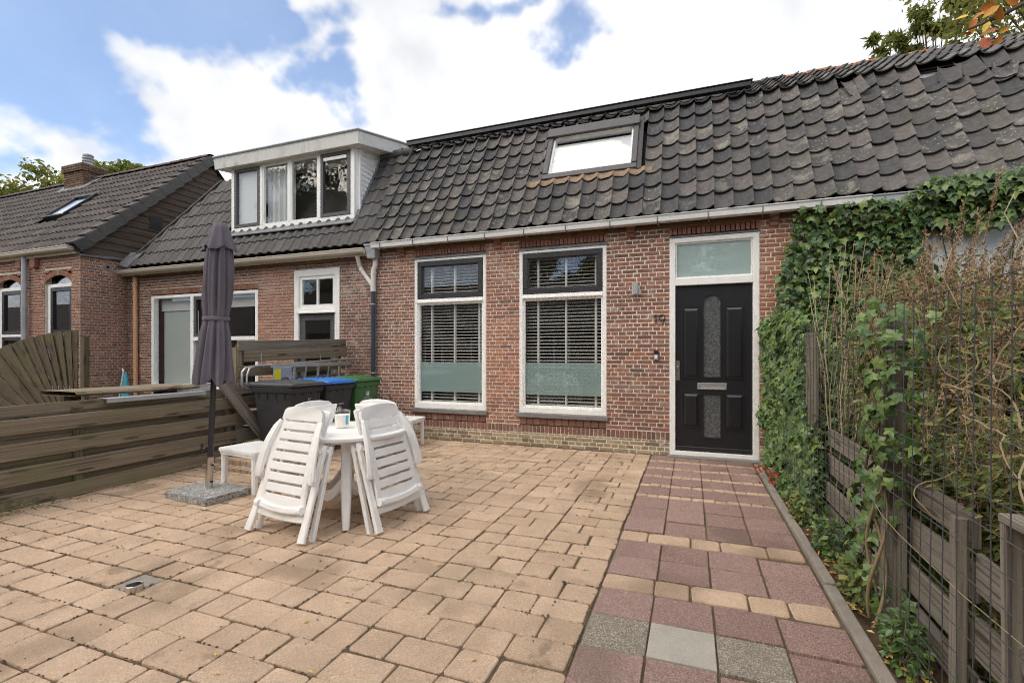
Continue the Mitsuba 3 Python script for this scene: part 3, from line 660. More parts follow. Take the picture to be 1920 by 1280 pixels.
# slipped tiles
tv, TF = roof_tile(s_tile, .228, .335, .015, .034)
for x, d, a, ti in ((1.94, 1.72, .16, .9), (2.86, 1.70, -.20, .35), (3.12, 1.73, .10, .3), (3.36, 1.66, -.34, .45)):
    q = tv.copy(); q[:, 0], q[:, 1] = q[:, 0] * math.cos(a) - q[:, 1] * math.sin(a), q[:, 0] * math.sin(a) + q[:, 1] * math.cos(a)
    q[:, 2] += .045; p = on_roof(d)
    put('tile', B().add(np.column_stack([x + q[:, 0], p[0] + q[:, 1] * CP - q[:, 2] * SP, p[1] + q[:, 1] * SP + q[:, 2] * CP]), TF, [ti, R.random()]), 'm_tile', roofk, True)
# the flatter upper slope, seen nearly edge-on, with orange ridge tiles
UP = math.radians(31.5); UY, UZ = 7.60, 5.055
used.add(f'{H}__upper_roof'); c, s = math.cos(UP), math.sin(UP)
b = B().add([[X0, UY + .03, UZ - .03], [4.92, UY + .03, UZ - .03], [4.92, UY + 1.62 * c, UZ + 1.62 * s - .04], [X0, UY + 1.62 * c, UZ + 1.62 * s - .04]], [[0, 1, 2, 3]]); scene[f'{H}__upper_roof'] = mikit.ply(b.arrays()[:2], 'm_interior_dark')
tiled_roof(H, 'upper_roof', X0, 4.88, UY, UZ, UP, 6, .265, .22, s_tile, 'm_tile', lambda x, d, r: x < .5 and r > 1, lambda: R.beta(1.5, 1.8), limit=150)
for i in range(9):
    x = .78 + i * .33
    an = np.linspace(.15, math.pi - .15, 9); yy, zz = UY + 1.63 * c, UZ + 1.63 * s - .035 + .012 * (i % 2)
    v = [[xx, yy - .11 * math.cos(t), zz + .075 * math.sin(t)] for xx in (x, x + .34) for t in an]
    put('ridge_tile', B().add(v, [[k, k + 1, 10 + k, 9 + k] for k in range(8)], [.2, .3]), 'm_tile_orange' if 2 <= i <= 5 or i == 7 else 'm_tile', f'{H}__upper_roof', True)
b = B().box(-4.95, .82, 7.68, 7.78, 5.245, 5.315, .004); b.box(-4.95, .84, 7.66, 7.80, 5.316, 5.330, .003); put('ridge_beam', b, 'm_charcoal', H)
# back of the house
yb, zb = UY + 1.62 * c, UZ + 1.62 * s - .045
put('rear_roof', B().add([[X0, yb, zb], [4.92, yb, zb], [4.92, 13.0, 3.0], [X0, 13.0, 3.0]], [[0, 1, 2, 3]]), 'm_tile', H)
bb = B()
for x in (X0 + .01, 4.90):
    m = [[x, WY + .12, 0], [x, WY + .12, 3.1], [x, EY + .05, EZ - .02], [x, UY + .05, UZ - .05], [x, yb, zb - .01], [x, 13.0, 2.99], [x, 13.0, 0]]
    bb.add(m, [[0, 1, 2], [0, 2, 3], [0, 3, 4], [0, 4, 5], [0, 5, 6]])
put('gable', bb, 'm_mortar_grey', H)

# skylight
def slope_box(b, x0, x1, d0, d1, o0, o1, ch=.004):
    t = B().box(x0, x1, d0, d1, o0, o1, ch); v, f, u = t.arrays()
    return b.add(np.column_stack([v[:, 0], EY + v[:, 1] * CP - v[:, 2] * SP, EZ + v[:, 1] * SP + v[:, 2] * CP]), f)
def slope_frame(b, x0, x1, d0, d1, w, o0, o1, wb=None, wt=None):
    wb, wt = wb or w, wt or w
    slope_box(b, x0, x0 + w, d0 + wb, d1 - wt, o0, o1); slope_box(b, x1 - w, x1, d0 + wb, d1 - wt, o0, o1); slope_box(b, x0, x1, d0, d0 + wb, o0, o1 - .015); slope_box(b, x0, x1, d1 - wt, d1, o0, o1 + .006); return b
sk = put('skylight', slope_frame(B(), SKY_X[0], SKY_X[1], SKY_D[0], SKY_D[1], .075, -.06, .115, .10, .12), 'm_anthracite', roofk, label='skylight with dark frame and white blind')
k = put('hood', slope_box(B(), SKY_X[0] - .01, SKY_X[1] + .01, SKY_D[1] - .19, SKY_D[1] - .0, .122, .150), 'm_anthracite', roofk)
bb = slope_frame(B(), SKY_X[0] + .076, SKY_X[1] - .076, SKY_D[0] + .101, SKY_D[1] - .121, .03, -.04, .07); put('skylight_sash', bb, 'm_white', roofk)
def slope_quad(x0, x1, d0, d1, o):
    p, q = on_roof(d0, o), on_roof(d1, o); return B().add([[x0, *p], [x1, *p], [x1, *q], [x0, *q]], [[0, 1, 2, 3]])
put('skylight_pane', slope_quad(SKY_X[0] + .10, SKY_X[1] - .10, SKY_D[0] + .125, SKY_D[1] - .145, .035), 'm_glass', roofk)
put('skylight_blind', slope_quad(SKY_X[0] + .10, SKY_X[1] - .10, SKY_D[0] + .125, SKY_D[1] - .235, -.01), 'm_curtain', roofk)
put('skylight_reveal', slope_quad(SKY_X[0] + .08, SKY_X[1] - .08, SKY_D[0] + .11, SKY_D[1] - .13, -.055), 'm_interior_dark', roofk)
b = B()
for x in (SKY_X[0] - .07, SKY_X[1]): slope_box(b, x, x + .07, SKY_D[0] - .02, SKY_D[1] + .03, .0, .085)
slope_box(b, SKY_X[0], SKY_X[1], SKY_D[0] - .05, SKY_D[0] - .001, .02, .06); put('flashing', b, 'm_charcoal', roofk)
xs = np.linspace(SKY_X[0] - .28, SKY_X[1] + .22, 120); h = s_tile(((xs - X0) / .22) % 1.0) * .85 + .058
v = []
for d, o, w in ((.785, .006, 1.0), (.82, .012, 1.0), (.90, .026, .45)):
    for x, hh in zip(xs, h):
        p = on_roof(d + .010 * math.sin(x * 37), hh * w + o + (1 - w) * .03); v.append([x, *p])
put('apron', B().add(v, [[r * 120 + k, r * 120 + k + 1, (r + 1) * 120 + k + 1, (r + 1) * 120 + k] for r in (0, 1) for k in range(119)]), 'm_apron', roofk, True, label='weathered tan lead apron under the skylight')

# things fixed to the wall
k = thing('house_number', 'thin black house number 19 on the brick between window and door', 'house number')
yd = WY - .020
b = B(); b.tube([[-.440, yd, 1.775], [-.440, yd, 1.912]], .0065, 8); b.tube([[-.438, yd, 1.910], [-.468, yd, 1.880]], .006, 8); put('digit', b, 'm_black_paint', k, 40)
t9 = np.linspace(0, 2 * math.pi, 22); b = B(); b.tube(np.column_stack([-.362 + .037 * np.cos(t9), 0 * t9 + yd, 1.868 + .038 * np.sin(t9)]), .0065, 8)
b.tube([[-.326, yd, 1.862], [-.330, yd, 1.83], [-.345, yd, 1.80], [-.366, yd, 1.775]], .0062, 8); put('digit', b, 'm_black_paint', k, 40)
k = thing('doorbell', 'black and silver doorbell with a round button beside the door', 'doorbell')
put('housing', B().box(-.47, -.405, WY - .034, WY - .011, 1.285, 1.425, .008), 'm_charcoal', k); put('faceplate', B().box(-.466, -.409, WY - .038, WY - .0345, 1.292, 1.368, .002), 'm_alu', k)
b = B(); b.tube([[-.4375, WY - .038, 1.333], [-.4375, WY - .043, 1.333]], [.020, .017], 20); put('button', b, 'm_white', k, 40); b = B(); b.tube([[-.4375, WY - .0345, 1.397], [-.4375, WY - .039, 1.397]], .011, 16); put('lens', b, 'm_black_paint', k, 40)
k = thing('wall_lamp', 'small silver wall lamp with a clear cylinder on a white backplate', 'wall lamp')
put('backplate', B().box(-.76, -.65, WY - .024, WY - .010, 2.19, 2.31, .004), 'm_print', k)
b = B(); b.tube([[-.705, WY - .075, 2.20], [-.705, WY - .075, 2.345]], [.036, .040], 18); put('shade', b, 'm_alu', k, 40); b = B(); b.tube([[-.705, WY - .025, 2.25], [-.705, WY - .042, 2.25]], .012, 10); put('arm', b, 'm_steel', k, 40)

# downpipe of the two houses
k = thing('downpipe', 'dark blue downpipe with a white fork and grey rainwater box on the brick wall', 'downpipe')
v = [[-5.06, 6.60, 3.165], [-4.86, 6.60, 3.165], [-4.86, 6.76, 3.165], [-5.06, 6.76, 3.165], [-5.035, 6.63, 2.965], [-4.885, 6.63, 2.965], [-4.885, 6.76, 2.965], [-5.035, 6.76, 2.965]]
put('hopper', B().add(v, [[0, 1, 5, 4], [1, 2, 6, 5], [2, 3, 7, 6], [3, 0, 4, 7], [4, 5, 6, 7], [0, 1, 2, 3]]).box(-5.075, -4.845, 6.585, 6.77, 3.166, 3.19, .003), 'm_zinc', k)
PX, PY = -4.985, WY - .075
b = B(); b.tube([[PX + .03, PY, 2.964], [PX + .03, PY, 2.86], [PX - .005, PY, 2.78], [PX - .01, PY, 2.70], [PX - .01, PY, 2.42]], .041, 14); b.tube([[PX - .01, PY, 2.50], [PX - .01, PY, 2.425]], .046, 14); b.tube([[PX + .012, PY, 2.76], [PX - .004, PY, 2.72]], .045, 14)
b.tube([[PX - .27, PY - .09, 3.03], [PX - .27, PY - .02, 2.88], [PX - .25, PY, 2.80], [PX - .03, PY, 2.53], [PX - .01, PY, 2.50]], .037, 14); b.tube([[PX - .26, PY - .005, 2.83], [PX - .235, PY, 2.78]], .042, 14); put('white_fork', b, 'm_pvc_white', k, 40)
b = B(); b.tube([[PX - .01, PY, 2.424], [PX - .01, PY, 0.0]], .039, 16); put('lower_pipe', b, 'm_pipe_blue', k, 40)
for z in (1.05, 2.2):
    b = B(); b.tube([[PX - .01, PY, z], [PX - .01, PY, z + .02]], .043, 16); b.box(PX - .02, PX, PY + .04, WY - .005, z, z + .02); put('pipe_clip', b, 'm_zinc', k, 40)

# ------------------------------------------------------------------ neighbour with the white dormer
N = thing('brick_house', 'brick house with a wide white dormer above a long cream gutter', 'house')
NX0, NX1 = -11.4, -5.002
BW, BD = (-10.63, -7.65), (-6.775, -5.755)
O = [(BW[0] - NX0, BW[1] - NX0, .55, 2.72), (BD[0] - NX0, BD[1] - NX0, 0, 2.905)]
holes = shapely.union_all([sg.box(BW[0] - NX0, .64, BW[1] - NX0, 2.60), sg.box(BD[0] - NX0, -.1, BD[1] - NX0, 2.90)])
def tone_n(u, z):
    x = NX0 + u; t = .42 + .10 * math.sin(x * 1.7 + z) - (.12 if x > -5.75 else 0) + (.2 if -7.6 < x < -6.8 else 0) - (.15 if x < -10.6 else 0)
    return np.clip(R.normal(t, .17), 0, 1)
nw = brick_wall(N, 'wall', [NX0, WY, 0], [1, 0, 0], [0, -1, 0], NX1 - NX0, 0, 3.14, O, 'm_brick', 'm_mortar_grey', tone_n, hole_pg=holes, extra=soldiers(BW[0] - NX0 - .03, BW[1] - NX0 + .03, 2.605, 2.715, tone=(.3, .7)), limit=300)
b = frame_boxes(B(), BW[0], BW[1], .66, 2.59, .075, WY - .004, WY + .10, wb=.07, wt=.06); b.box(-9.46, -9.37, WY - .008, WY + .095, .731, 2.529, .004)
g = put('window', b, 'm_white', N, label='wide white window with a small grey opening sash at its middle')
put('pane', pane(BW[0] + .076, -9.461, .732, 2.528, WY + .05), 'm_glass', g); put('pane', pane(-9.369, BW[1] - .076, .732, 2.528, WY + .05), 'm_glass', g)
b = frame_boxes(B(), -9.368, -8.84, 1.72, 2.525, .065, WY - .005, WY + .045); put('sash', b, 'm_anthracite', g); put('rail', B().box(-9.368, BW[1] - .076, WY - .012, WY + .045, 1.64, 1.715, .004), 'm_white', g)
put('net_curtain', pane(-10.50, -9.465, .70, 2.27, WY + .18), 'm_net', N); put('roller_blind', pane(-10.55, -9.465, 2.28, 2.52, WY + .16), 'm_curtain', N); put('roller_blind', pane(-8.6, -7.73, 2.30, 2.52, WY + .16), 'm_curtain', N)
b = B(); b.box(NX0 + .05, NX1 - .05, 9.9, 10.0, -.05, 3.1); b.box(NX0 + .02, NX0 + .05, WY + .112, 9.89, 0, 3.1); b.box(NX1 - .05, NX1 - .02, WY + .112, 9.89, 0, 3.1); b.box(NX0 + .06, NX1 - .06, WY + .112, 9.89, 3.05, 3.1); b.box(NX0 + .06, NX1 - .06, WY + .112, 9.89, -.02, 0)
put('interior', b, 'm_interior', N)
b = frame_boxes(B(), BD[0], BD[1], .0, 2.895, .105, WY - .006, WY + .10, wb=.05, wt=.12); b.box(BD[0] + .106, BD[1] - .106, WY - .004, WY + .095, 2.12, 2.20, .004); b.box(BD[0] + .09, BD[1] - .09, WY - .05, WY - .0065, 2.10, 2.128, .004)
g = put('back_door', b, 'm_white', N, label='dark glazed door under a two-pane light, in a white frame')
frame_boxes(b := B(), BD[0] + .1065, BD[1] - .1065, 2.202, 2.773, .06, WY + .02, WY + .07); xm = (BD[0] + BD[1]) / 2; b.box(xm - .018, xm + .018, WY + .022, WY + .068, 2.263, 2.712, .003); put('light_frame', b, 'm_white', g)
put('pane', pane(BD[0] + .167, xm - .019, 2.263, 2.712, WY + .045), 'm_glass', g); put('pane', pane(xm + .019, BD[1] - .167, 2.263, 2.712, WY + .045), 'm_glass', g)
put('leaf', frame_boxes(B(), BD[0] + .107, BD[1] - .107, .052, 2.098, .12, WY + .03, WY + .075), 'm_anthracite', g); put('pane', pane(BD[0] + .228, BD[1] - .228, .173, 1.977, WY + .05), 'm_glass', g)
b = B()
an = np.linspace(0, math.pi, 9)
def half_gutter(b, xa, xb, yc, zt, r, n=2):
    xs = np.linspace(xa, xb, n); prof = [(-r - .012, 0), (-r - .012, -.012)] + [(-r * math.cos(t), -.012 - r * 1.05 * math.sin(t) ** .7) for t in an] + [(r, 0)]
    m = len(prof); v = [[x, yc + p, zt + q] for x in xs for p, q in prof]; f = [[i * m + k, i * m + k + 1, (i + 1) * m + k + 1, (i + 1) * m + k] for i in range(n - 1) for k in range(m - 1)]
    b.add(v, f)
    for e in (0, n - 1): b.add([v[e * m + k] for k in range(m)], [[0, k, k + 1] for k in range(1, m - 1)])
half_gutter(b, -11.32, -5.06, 6.60, 3.125, .062); b.box(-11.32, -5.06, 6.665, 6.68, 3.02, 3.14); put('gutter', b, 'm_gutter_pvc', N, 50)
put('eaves_board', B().board([-11.35, WY - .06, 3.06], [-5.02, WY - .06, 3.06], [0, 0, .06], [0, .055, 0], .2), 'm_beam', N)
rk = f'{N}__roof'; used.add(rk)
HIP = lambda d: -11.25 + d * .68
b = B(); a0, a1 = on_roof(-.02, -.07), on_roof(2.16, -.07); b.add([[HIP(0), *a0], [X0 - .01, *a0], [X0 - .01, *a1], [HIP(2.16), *a1]], [[0, 1, 2, 3]]); scene[rk] = mikit.ply(b.arrays()[:2], 'm_interior_dark')
DX0, DX1, DFY, DB = -8.46, -5.52, 6.92, 3.755
def skip_n(x, d, r):
    y, z = on_roof(d + .15)
    return x < HIP(d) + .10 or (DX0 - .02 < x < DX1 + .01 and d + .10 > (DB - EZ) / SP)
NG = .315
tiled_roof(N, 'roof', -11.3, X0 - .02, EY - .03, EZ - .01, PITCH, 7, NG, .21, wave_tile, 'm_tile_dark', skip_n, lambda: R.random(), lift=.022, jit=.35, limit=170)
b = B(); p, q = on_roof(-.05, .05), on_roof(2.25, .05); b.board([HIP(0) + .02, *p], [HIP(2.25) + .02, *q], [.06, -.02, 0], [0, -SP * .035, CP * .035], .7, .015, 14, .003); put('hip_cap', b, 'm_tile_dark', rk)
b = B(); p, q, s2 = on_roof(-.06, .07), on_roof(.34, .09), on_roof(.30, .06); b.add([[-11.34, *p], [-10.98, *p], [-10.8, *s2], [-11.16, *q], [-11.2, p[0] - .05, p[1] + .06]], [[0, 1, 4], [1, 2, 4], [2, 3, 4], [3, 0, 4]]); put('lead_soaker', b, 'm_lead', rk)
# upper slope of this roof behind the dormer
put('rear_roof', B().add([[-9.7, 7.62, 5.03], [X0 - .01, 7.62, 5.03], [X0 - .01, 9.0, 5.16], [-9.7, 9.0, 5.16], [X0 - .01, 13, 3], [-11.3, 13, 3]], [[0, 1, 2, 3], [3, 2, 4, 5]]), 'm_tile_dark', N)
pg = sg.Polygon([(6.93, 0), (6.93, 3.1), (7.60, 5.0), (9.0, 5.1), (13, 3), (13, 0)]); b = B().poly(pg, lambda a: np.stack([NX1 - .03 + a[:, 2], a[:, 0], a[:, 1]], 1), .02); put('gable', b, 'm_mortar_grey', N)
# ridge caps to the right of the dormer
for i in range(3):
    x = -5.45 + i * .22; b = B(); b.tube([[x, 7.64, 5.09], [x + .25, 7.64, 5.10]], [.075, .085], 10); put('ridge_cap', b, 'm_tile', rk, 40)
# dormer
dm = f'{N}__dormer'; used.add(dm); labels[dm] = {'label': 'white dormer with four windows and white clapboard cheek'}
b = frame_boxes(B(), DX0, DX1, DB, 5.03, .085, DFY, DFY + .09, wb=.075, wt=.06)
mull = [DX0 + .085 + i * (DX1 - DX0 - .17) / 4 for i in range(1, 4)]
for x in mull: b.box(x - .035, x + .035, DFY - .003, DFY + .085, DB + .076, 4.969, .004)
scene[dm] = mikit.ply(b.arrays()[:2], 'm_white')
edges = [DX0 + .05] + mull + [DX1 - .05]
for i in range(4):
    xa, xb = edges[i] + .036, edges[i + 1] - .036
    if i in (0, 3):
        sh = put('sash', frame_boxes(B(), xa, xb, DB + .078, 4.968, .062, DFY - .012, DFY + .05), 'm_anthracite', dm, label=('leftmost' if i == 0 else 'rightmost') + ' dormer window in a dark grey sash'); e = .063
        put('pane', pane(xa + e, xb - e, DB + .142, 4.905, DFY + .02), 'm_glass', dm)
    else:
        put('bead', frame_boxes(B(), xa, xb, DB + .078, 4.968, .022, DFY + .006, DFY + .05), 'm_white', dm); put('pane', pane(xa + .0225, xb - .0225, DB + .101, 4.945, DFY + .03), 'm_glass', dm)
put('vent', B().box(edges[3] + .11, edges[4] - .11, DFY - .018, DFY - .0125, 4.83, 4.89, .003), 'm_white', dm)
xs = np.linspace(edges[1] + .02, edges[2] - .02, 90); yy = DFY + .16 + .025 * np.sin(xs * 42) + .01 * np.sin(xs * 95)
put('net_curtain', B().add([[x, y_, z] for z in (DB + .05, 4.98) for x, y_ in zip(xs, yy)], [[k, k + 1, 91 + k, 90 + k] for k in range(89)]), 'm_curtain', dm, True)
put('roller_blind', pane(edges[0], edges[1], DB + .12, 4.98, DFY + .07), 'm_curtain', dm)
b = B(); b.box(DX0 + .05, DX1 - .05, 9.2, 9.25, DB - .1, 5.05); b.box(DX0 + .05, DX1 - .05, DFY + .1, 9.2, DB - .15, DB - .1); put('interior', b, 'm_interior', dm)
FX0, FX1, FZ0, FZ1 = -8.74, -5.33, 4.985, 5.205
pg = sg.Polygon([(6.60, FZ0), (6.57, FZ1), (7.85, FZ1 + .20), (7.85, FZ1 - .04), (6.62, FZ0)])
b = B(); v = [[FX0, 6.79, FZ0], [FX1, 6.79, FZ0], [FX1, 6.76, FZ1], [FX0, 6.76, FZ1], [FX0, 8.1, FZ0 + .2], [FX1 + .25, 8.1, FZ0 + .2], [FX1 + .25, 8.1, FZ1 + .22], [FX0, 8.1, FZ1 + .22]]
b.add(v, [[0, 1, 2, 3], [1, 5, 6, 2], [4, 0, 3, 7], [0, 4, 5, 1], [3, 2, 6, 7]]); put('fascia', b, 'm_white_dirty', dm)
b = B(); e = .014
for p, q in (((FX0 - e, 6.755, FZ1 + .004), (FX1 + e, 6.755, FZ1 + .004)), ((FX1 + .004, 6.76, FZ1 + .005), (FX1 + .254, 8.1, FZ1 + .225)), ((FX0 - .004, 6.76, FZ1 + .005), (FX0 - .004, 8.1, FZ1 + .225))): b.tube([p, q], .022, 6)
put('roof_trim', b, 'm_zinc', dm)
# clapboard cheeks
for x, sgn in ((DX1, 1), (DX0, -1)):
    z = DB + .03; i = 0
    while z < 5.06:
        ya = DFY + .09; yb_ = EY + (min(z + .09, 5.10) - EZ) / SP * CP - .02; yb2 = EY + (z - EZ) / SP * CP - .02
        if yb_ > ya + .03:
            v = [[x + sgn * .022, ya, z], [x + sgn * .022, yb2 + .03, z], [x + sgn * .006, yb_ + .03, z + .088], [x + sgn * .006, ya, z + .088], [x + sgn * .0, ya, z], [x + sgn * .0, yb2 + .03, z]]
            put('clapboard', B().add(v, [[0, 1, 2, 3], [4, 5, 1, 0]]), 'm_white', dm)
        z += .088; i += 1
    put('cheek_trim', B().box(x - .02 if sgn > 0 else x - .05, x + .05 if sgn > 0 else x + .02, DFY + .0905, DFY + .13, DB, 4.99, .004), 'm_white', dm)
p, q = on_roof((DB - EZ) / SP - .02, .03), on_roof(1.98, .03)
put('cheek_flashing', B().board([DX1 + .03, *p], [DX1 + .03, *q], [.035, 0, 0], [0, -SP * .02, CP * .02], .1), 'm_lead', dm)
put('dormer_apron', B().board([DX0 - .02, DFY - .055, DB - .055], [DX1 + .05, DFY - .055, DB - .055], [0, .075, .060], [0, -.006, .008], .1, .003), 'm_lead', dm)
# copper-coloured pipe
k = thing('rain_pipe', 'thin orange-brown pipe in the corner between the two brick houses', 'pipe')
b = B(); b.tube([[-11.02, WY - .06, 0.0], [-11.05, WY - .06, 3.0]], .042, 12); put('pipe', b, 'm_copper', k, 40)
b = B(); b.tube([[-11.05, WY - .06, 2.80], [-11.05, WY - .06, 2.86]], .050, 12); put('collar', b, 'm_copper', k, 40)
k = thing('folded_sunshade', 'small folded blue and white sunshade standing in the house corner', 'parasol')
b = B(); b.lathe([[.005, .0], [.085, .02], [.075, .15], [.02, .53], [.0, .54]], (-11.12, WY - .20, .46), 7); put('cloth', b, 'm_cyan', k)
b = B(); b.tube([[-11.28, WY - .24, .35], [-11.15, WY - .22, 1.03], [-11.19, WY - .22, 1.06]], .016, 7); put('pole', b, 'm_white', k, 40)

# ------------------------------------------------------------------ far left house
G = thing('brick_house', 'far left brick house with arched windows, brown tiled roof and chimney', 'house')
LX, LY = -11.4, 5.96
AX = [(-12.55, -11.66), (-14.33, -13.40)]
L0 = -24.0
u = lambda x: x - L0
arcs = []
for a, c in AX:
    w = c - a; r = (w * w / 4 + .155 ** 2) / (2 * .155); arcs.append((a, c, r, 2.985 - r))
hole = shapely.union_all([sg.box(u(a), .62, u(c), 2.835).union(sg.Point(u((a + c) / 2), zc).buffer(r, 60).intersection(sg.box(u(a), 2.83, u(c), 3.2))) for a, c, r, zc in arcs])
O = [(u(a), u(c), .60, 3.0) for a, c in AX] + [(u(a) - .06, u(c) + .06, 2.84, 3.09) for a, c in AX]
O = []
for a, c in AX: O += [(u(a), u(c), .60, 3.095)]
tone_l = lambda uu, z: np.clip(R.normal(.55, .16), 0, 1)
lw = brick_wall(G, 'wall', [L0, LY, 0], [1, 0, 0], [0, -1, 0], LX - L0, 0, 3.36, O, 'm_brick', 'm_mortar_grey', tone_l, hole_pg=hole, limit=200)
sw = brick_wall(G, 'side_wall', [LX, LY, 0], [0, 1, 0], [1, 0, 0], WY - LY + .02, 0, 3.36, [], 'm_brick', 'm_mortar_grey', tone_l, limit=250)
V, T = [], []
for a, c, r, zc in arcs:
    xm = (a + c) / 2; half = math.asin((c - a) / 2 / r); n = 17
    for i in range(n):
        t0, t1 = -half * 1.12 + i * 2.24 * half / n + .004 / r, -half * 1.12 + (i + 1) * 2.24 * half / n - .004 / r
        out = []
        for c_, dp in ((.003, .012), (0, .008), (0, -.02)):
            for t, rr in ((t0 + c_ / r, r + c_), (t1 - c_ / r, r + c_), (t1 - c_ / r, r + .105 - c_), (t0 + c_ / r, r + .105 - c_)): out.append([xm + rr * math.sin(t), LY - dp, zc + rr * math.cos(t)])
        V.append(out); T.append([i in (0, n // 2, n - 1), R.random()])
V, T = np.array(V), np.array(T, float); ye = T[:, 0] > .5; T[:, 0] = R.uniform(.4, .7, len(T))
pieces(lw, 'arch_brick', 'arch', V[~ye], BRICK_F, T[~ye], 'm_brick'); pieces(lw, 'yellow_arch_brick', 'yellow_arch', V[ye], BRICK_F, T[ye], 'm_brick_yellow')
# brick fill beside the arch rings
V, T = [], []
for a, c, r, zc in arcs:
    for z in np.arange(2.85, 3.09, .057):
        for s_, e_ in ((a, a + .03),): pass
    for k_ in range(2):
        z = 2.983 + k_ * .057
        hw = math.sqrt(max((r + .11) ** 2 - (z + .0 - zc) ** 2, 0)) if z - zc < r + .11 else 0
        for s_, e_ in ((a, (a + c) / 2 - hw), ((a + c) / 2 + hw, c)):
            m = max(1, round((e_ - s_) / .2))
            for q in range(m):
                x0_, x1_ = s_ + (e_ - s_) * q / m, s_ + (e_ - s_) * (q + 1) / m
                if x1_ - x0_ > .03: V.append(brick_block(x0_ + .005, x1_ - .005, z + .005, z + .051, np.array([0, LY, 0.0]), np.array([1.0, 0, 0]), np.array([0, -1.0, 0]), .008)); T.append([R.uniform(.4, .7), R.random()])
if V: pieces(lw, 'brick', 'brick_fill', V, BRICK_F, T, 'm_brick')
for a, c, r, zc in arcs:
    g = put('window', frame_boxes(B(), a + .002, c - .002, .64, 2.815, .085, LY + .04, LY + .13, wt=.07), 'm_white', G)
    b = B().poly(sg.Point((a + c) / 2, zc).buffer(r - .003, 40).intersection(sg.box(a, 2.817, c, 3.2)), front(LY + .09), .004); put('fanlight', b, 'm_glass', g)
    b = frame_boxes(B(), a + .088, c - .088, 1.80, 2.743, .075, LY + .045, LY + .11); put('sash', b, 'm_black_paint', g); put('pane', pane(a + .164, c - .164, 1.876, 2.667, LY + .08), 'm_glass', g)
    put('rail', B().box(a + .088, c - .088, LY + .035, LY + .10, 1.745, 1.797, .003), 'm_white', g)
    b = frame_boxes(B(), a + .088, c - .088, .726, 1.742, .075, LY + .045, LY + .11); put('sash', b, 'm_black_paint', g); put('pane', pane(a + .164, c - .164, .802, 1.666, LY + .08), 'm_glass', g)
b = B(); b.box(L0 + .1, LX - .12, 10, 10.1, 0, 3.3); b.box(LX - .14, LX - .115, LY + .13, 10, 0, 3.3); b.box(L0, L0 + .05, LY + .13, 10, 0, 3.3); b.box(L0, LX - .15, LY + .13, 10, 3.2, 3.25); put('interior', b, 'm_interior_dark', G)
# gutter, downpipe
b = B(); half_gutter(b, L0, LX + .02, LY - .16, 3.50, .07); b.box(L0, LX + .02, LY - .08, LY - .01, 3.37, 3.50); put('gutter', b, 'm_gutter_pvc', G, 50)
b = B(); b.tube([[-13.10, LY - .09, 3.40], [-13.10, LY - .09, 0]], .050, 12); b.tube([[-13.10, LY - .09, 2.27], [-13.10, LY - .09, 2.34]], .056, 12); put('downpipe', b, 'm_zinc', G, 40, label='round zinc downpipe between the arched windows')
for xc in (-13.35, -12.83, -14.9): put('corbel', B().box(xc - .09, xc + .09, LY - .09, LY - .012, 3.18, 3.365, .005, [.5, .3]), 'm_brick', G)
# roof at 45 degrees
gk = f'{G}__roof'; used.add(gk); P2 = math.radians(44.7); c2, s2_ = math.cos(P2), math.sin(P2); GY, GZ, NR, GA = LY - .14, 3.50, 12, .330
RL = NR * GA; RY, RZ = GY + RL * c2, GZ + RL * s2_
b = B().add([[L0, GY + .04, GZ - .05], [LX + .12, GY + .04, GZ - .05], [LX + .12, RY + .04, RZ - .05], [L0, RY + .04, RZ - .05], [LX + .12, 2 * RY - GY, GZ - .05], [L0, 2 * RY - GY, GZ - .05]], [[0, 1, 2, 3], [3, 2, 4, 5]]); scene[gk] = mikit.ply(b.arrays()[:2], 'm_interior_dark')
def gpt(x, d, o): return [x, GY + d * c2 - o * s2_, GZ + d * s2_ + o * c2]
SKX, SKD = (-14.60, -13.78), (1.55, 2.55)
tiled_roof(G, 'roof', L0 + .1, LX - .02, GY, GZ, P2, NR, GA, .30, flat_tile, 'm_tile_brown', lambda x, d, r: SKX[0] - .1 < x < SKX[1] + .1 and SKD[0] - .3 < d < SKD[1] - .05, lambda: R.random(), lift=.036, jit=.4, limit=300)
for i in range(14):     # verge tiles
    d = i * RL / 14; L = RL / 14; q0, q1 = gpt(LX + .055, d - .02, .072), gpt(LX + .055, d + L + .01, .022)
    b = B().board(q0, q1, [.115, 0, 0], [0, -s2_ * .018, c2 * .018], i, .008); q0, q1 = gpt(LX + .168, d - .02, -.035), gpt(LX + .163, d + L - .004, -.07); b.board(q0, q1, [.012, 0, 0], [0, -s2_ * .105, c2 * .105], i, .006); put('verge_tile', b, 'm_tile_dark', gk)
for i in range(38):
    x = L0 + i * .335; b = B(); an = np.linspace(.1, math.pi - .1, 8); v = [[xx, RY + .02 - .13 * math.cos(t), RZ - .01 + .10 * math.sin(t) + dz] for xx, dz in ((x, .012), (x + .36, .0)) for t in an]
    put('ridge_tile', b.add(v, [[k, k + 1, 9 + k, 8 + k] for k in range(7)], [R.random(), .2]), 'm_tile_brown', gk, True)
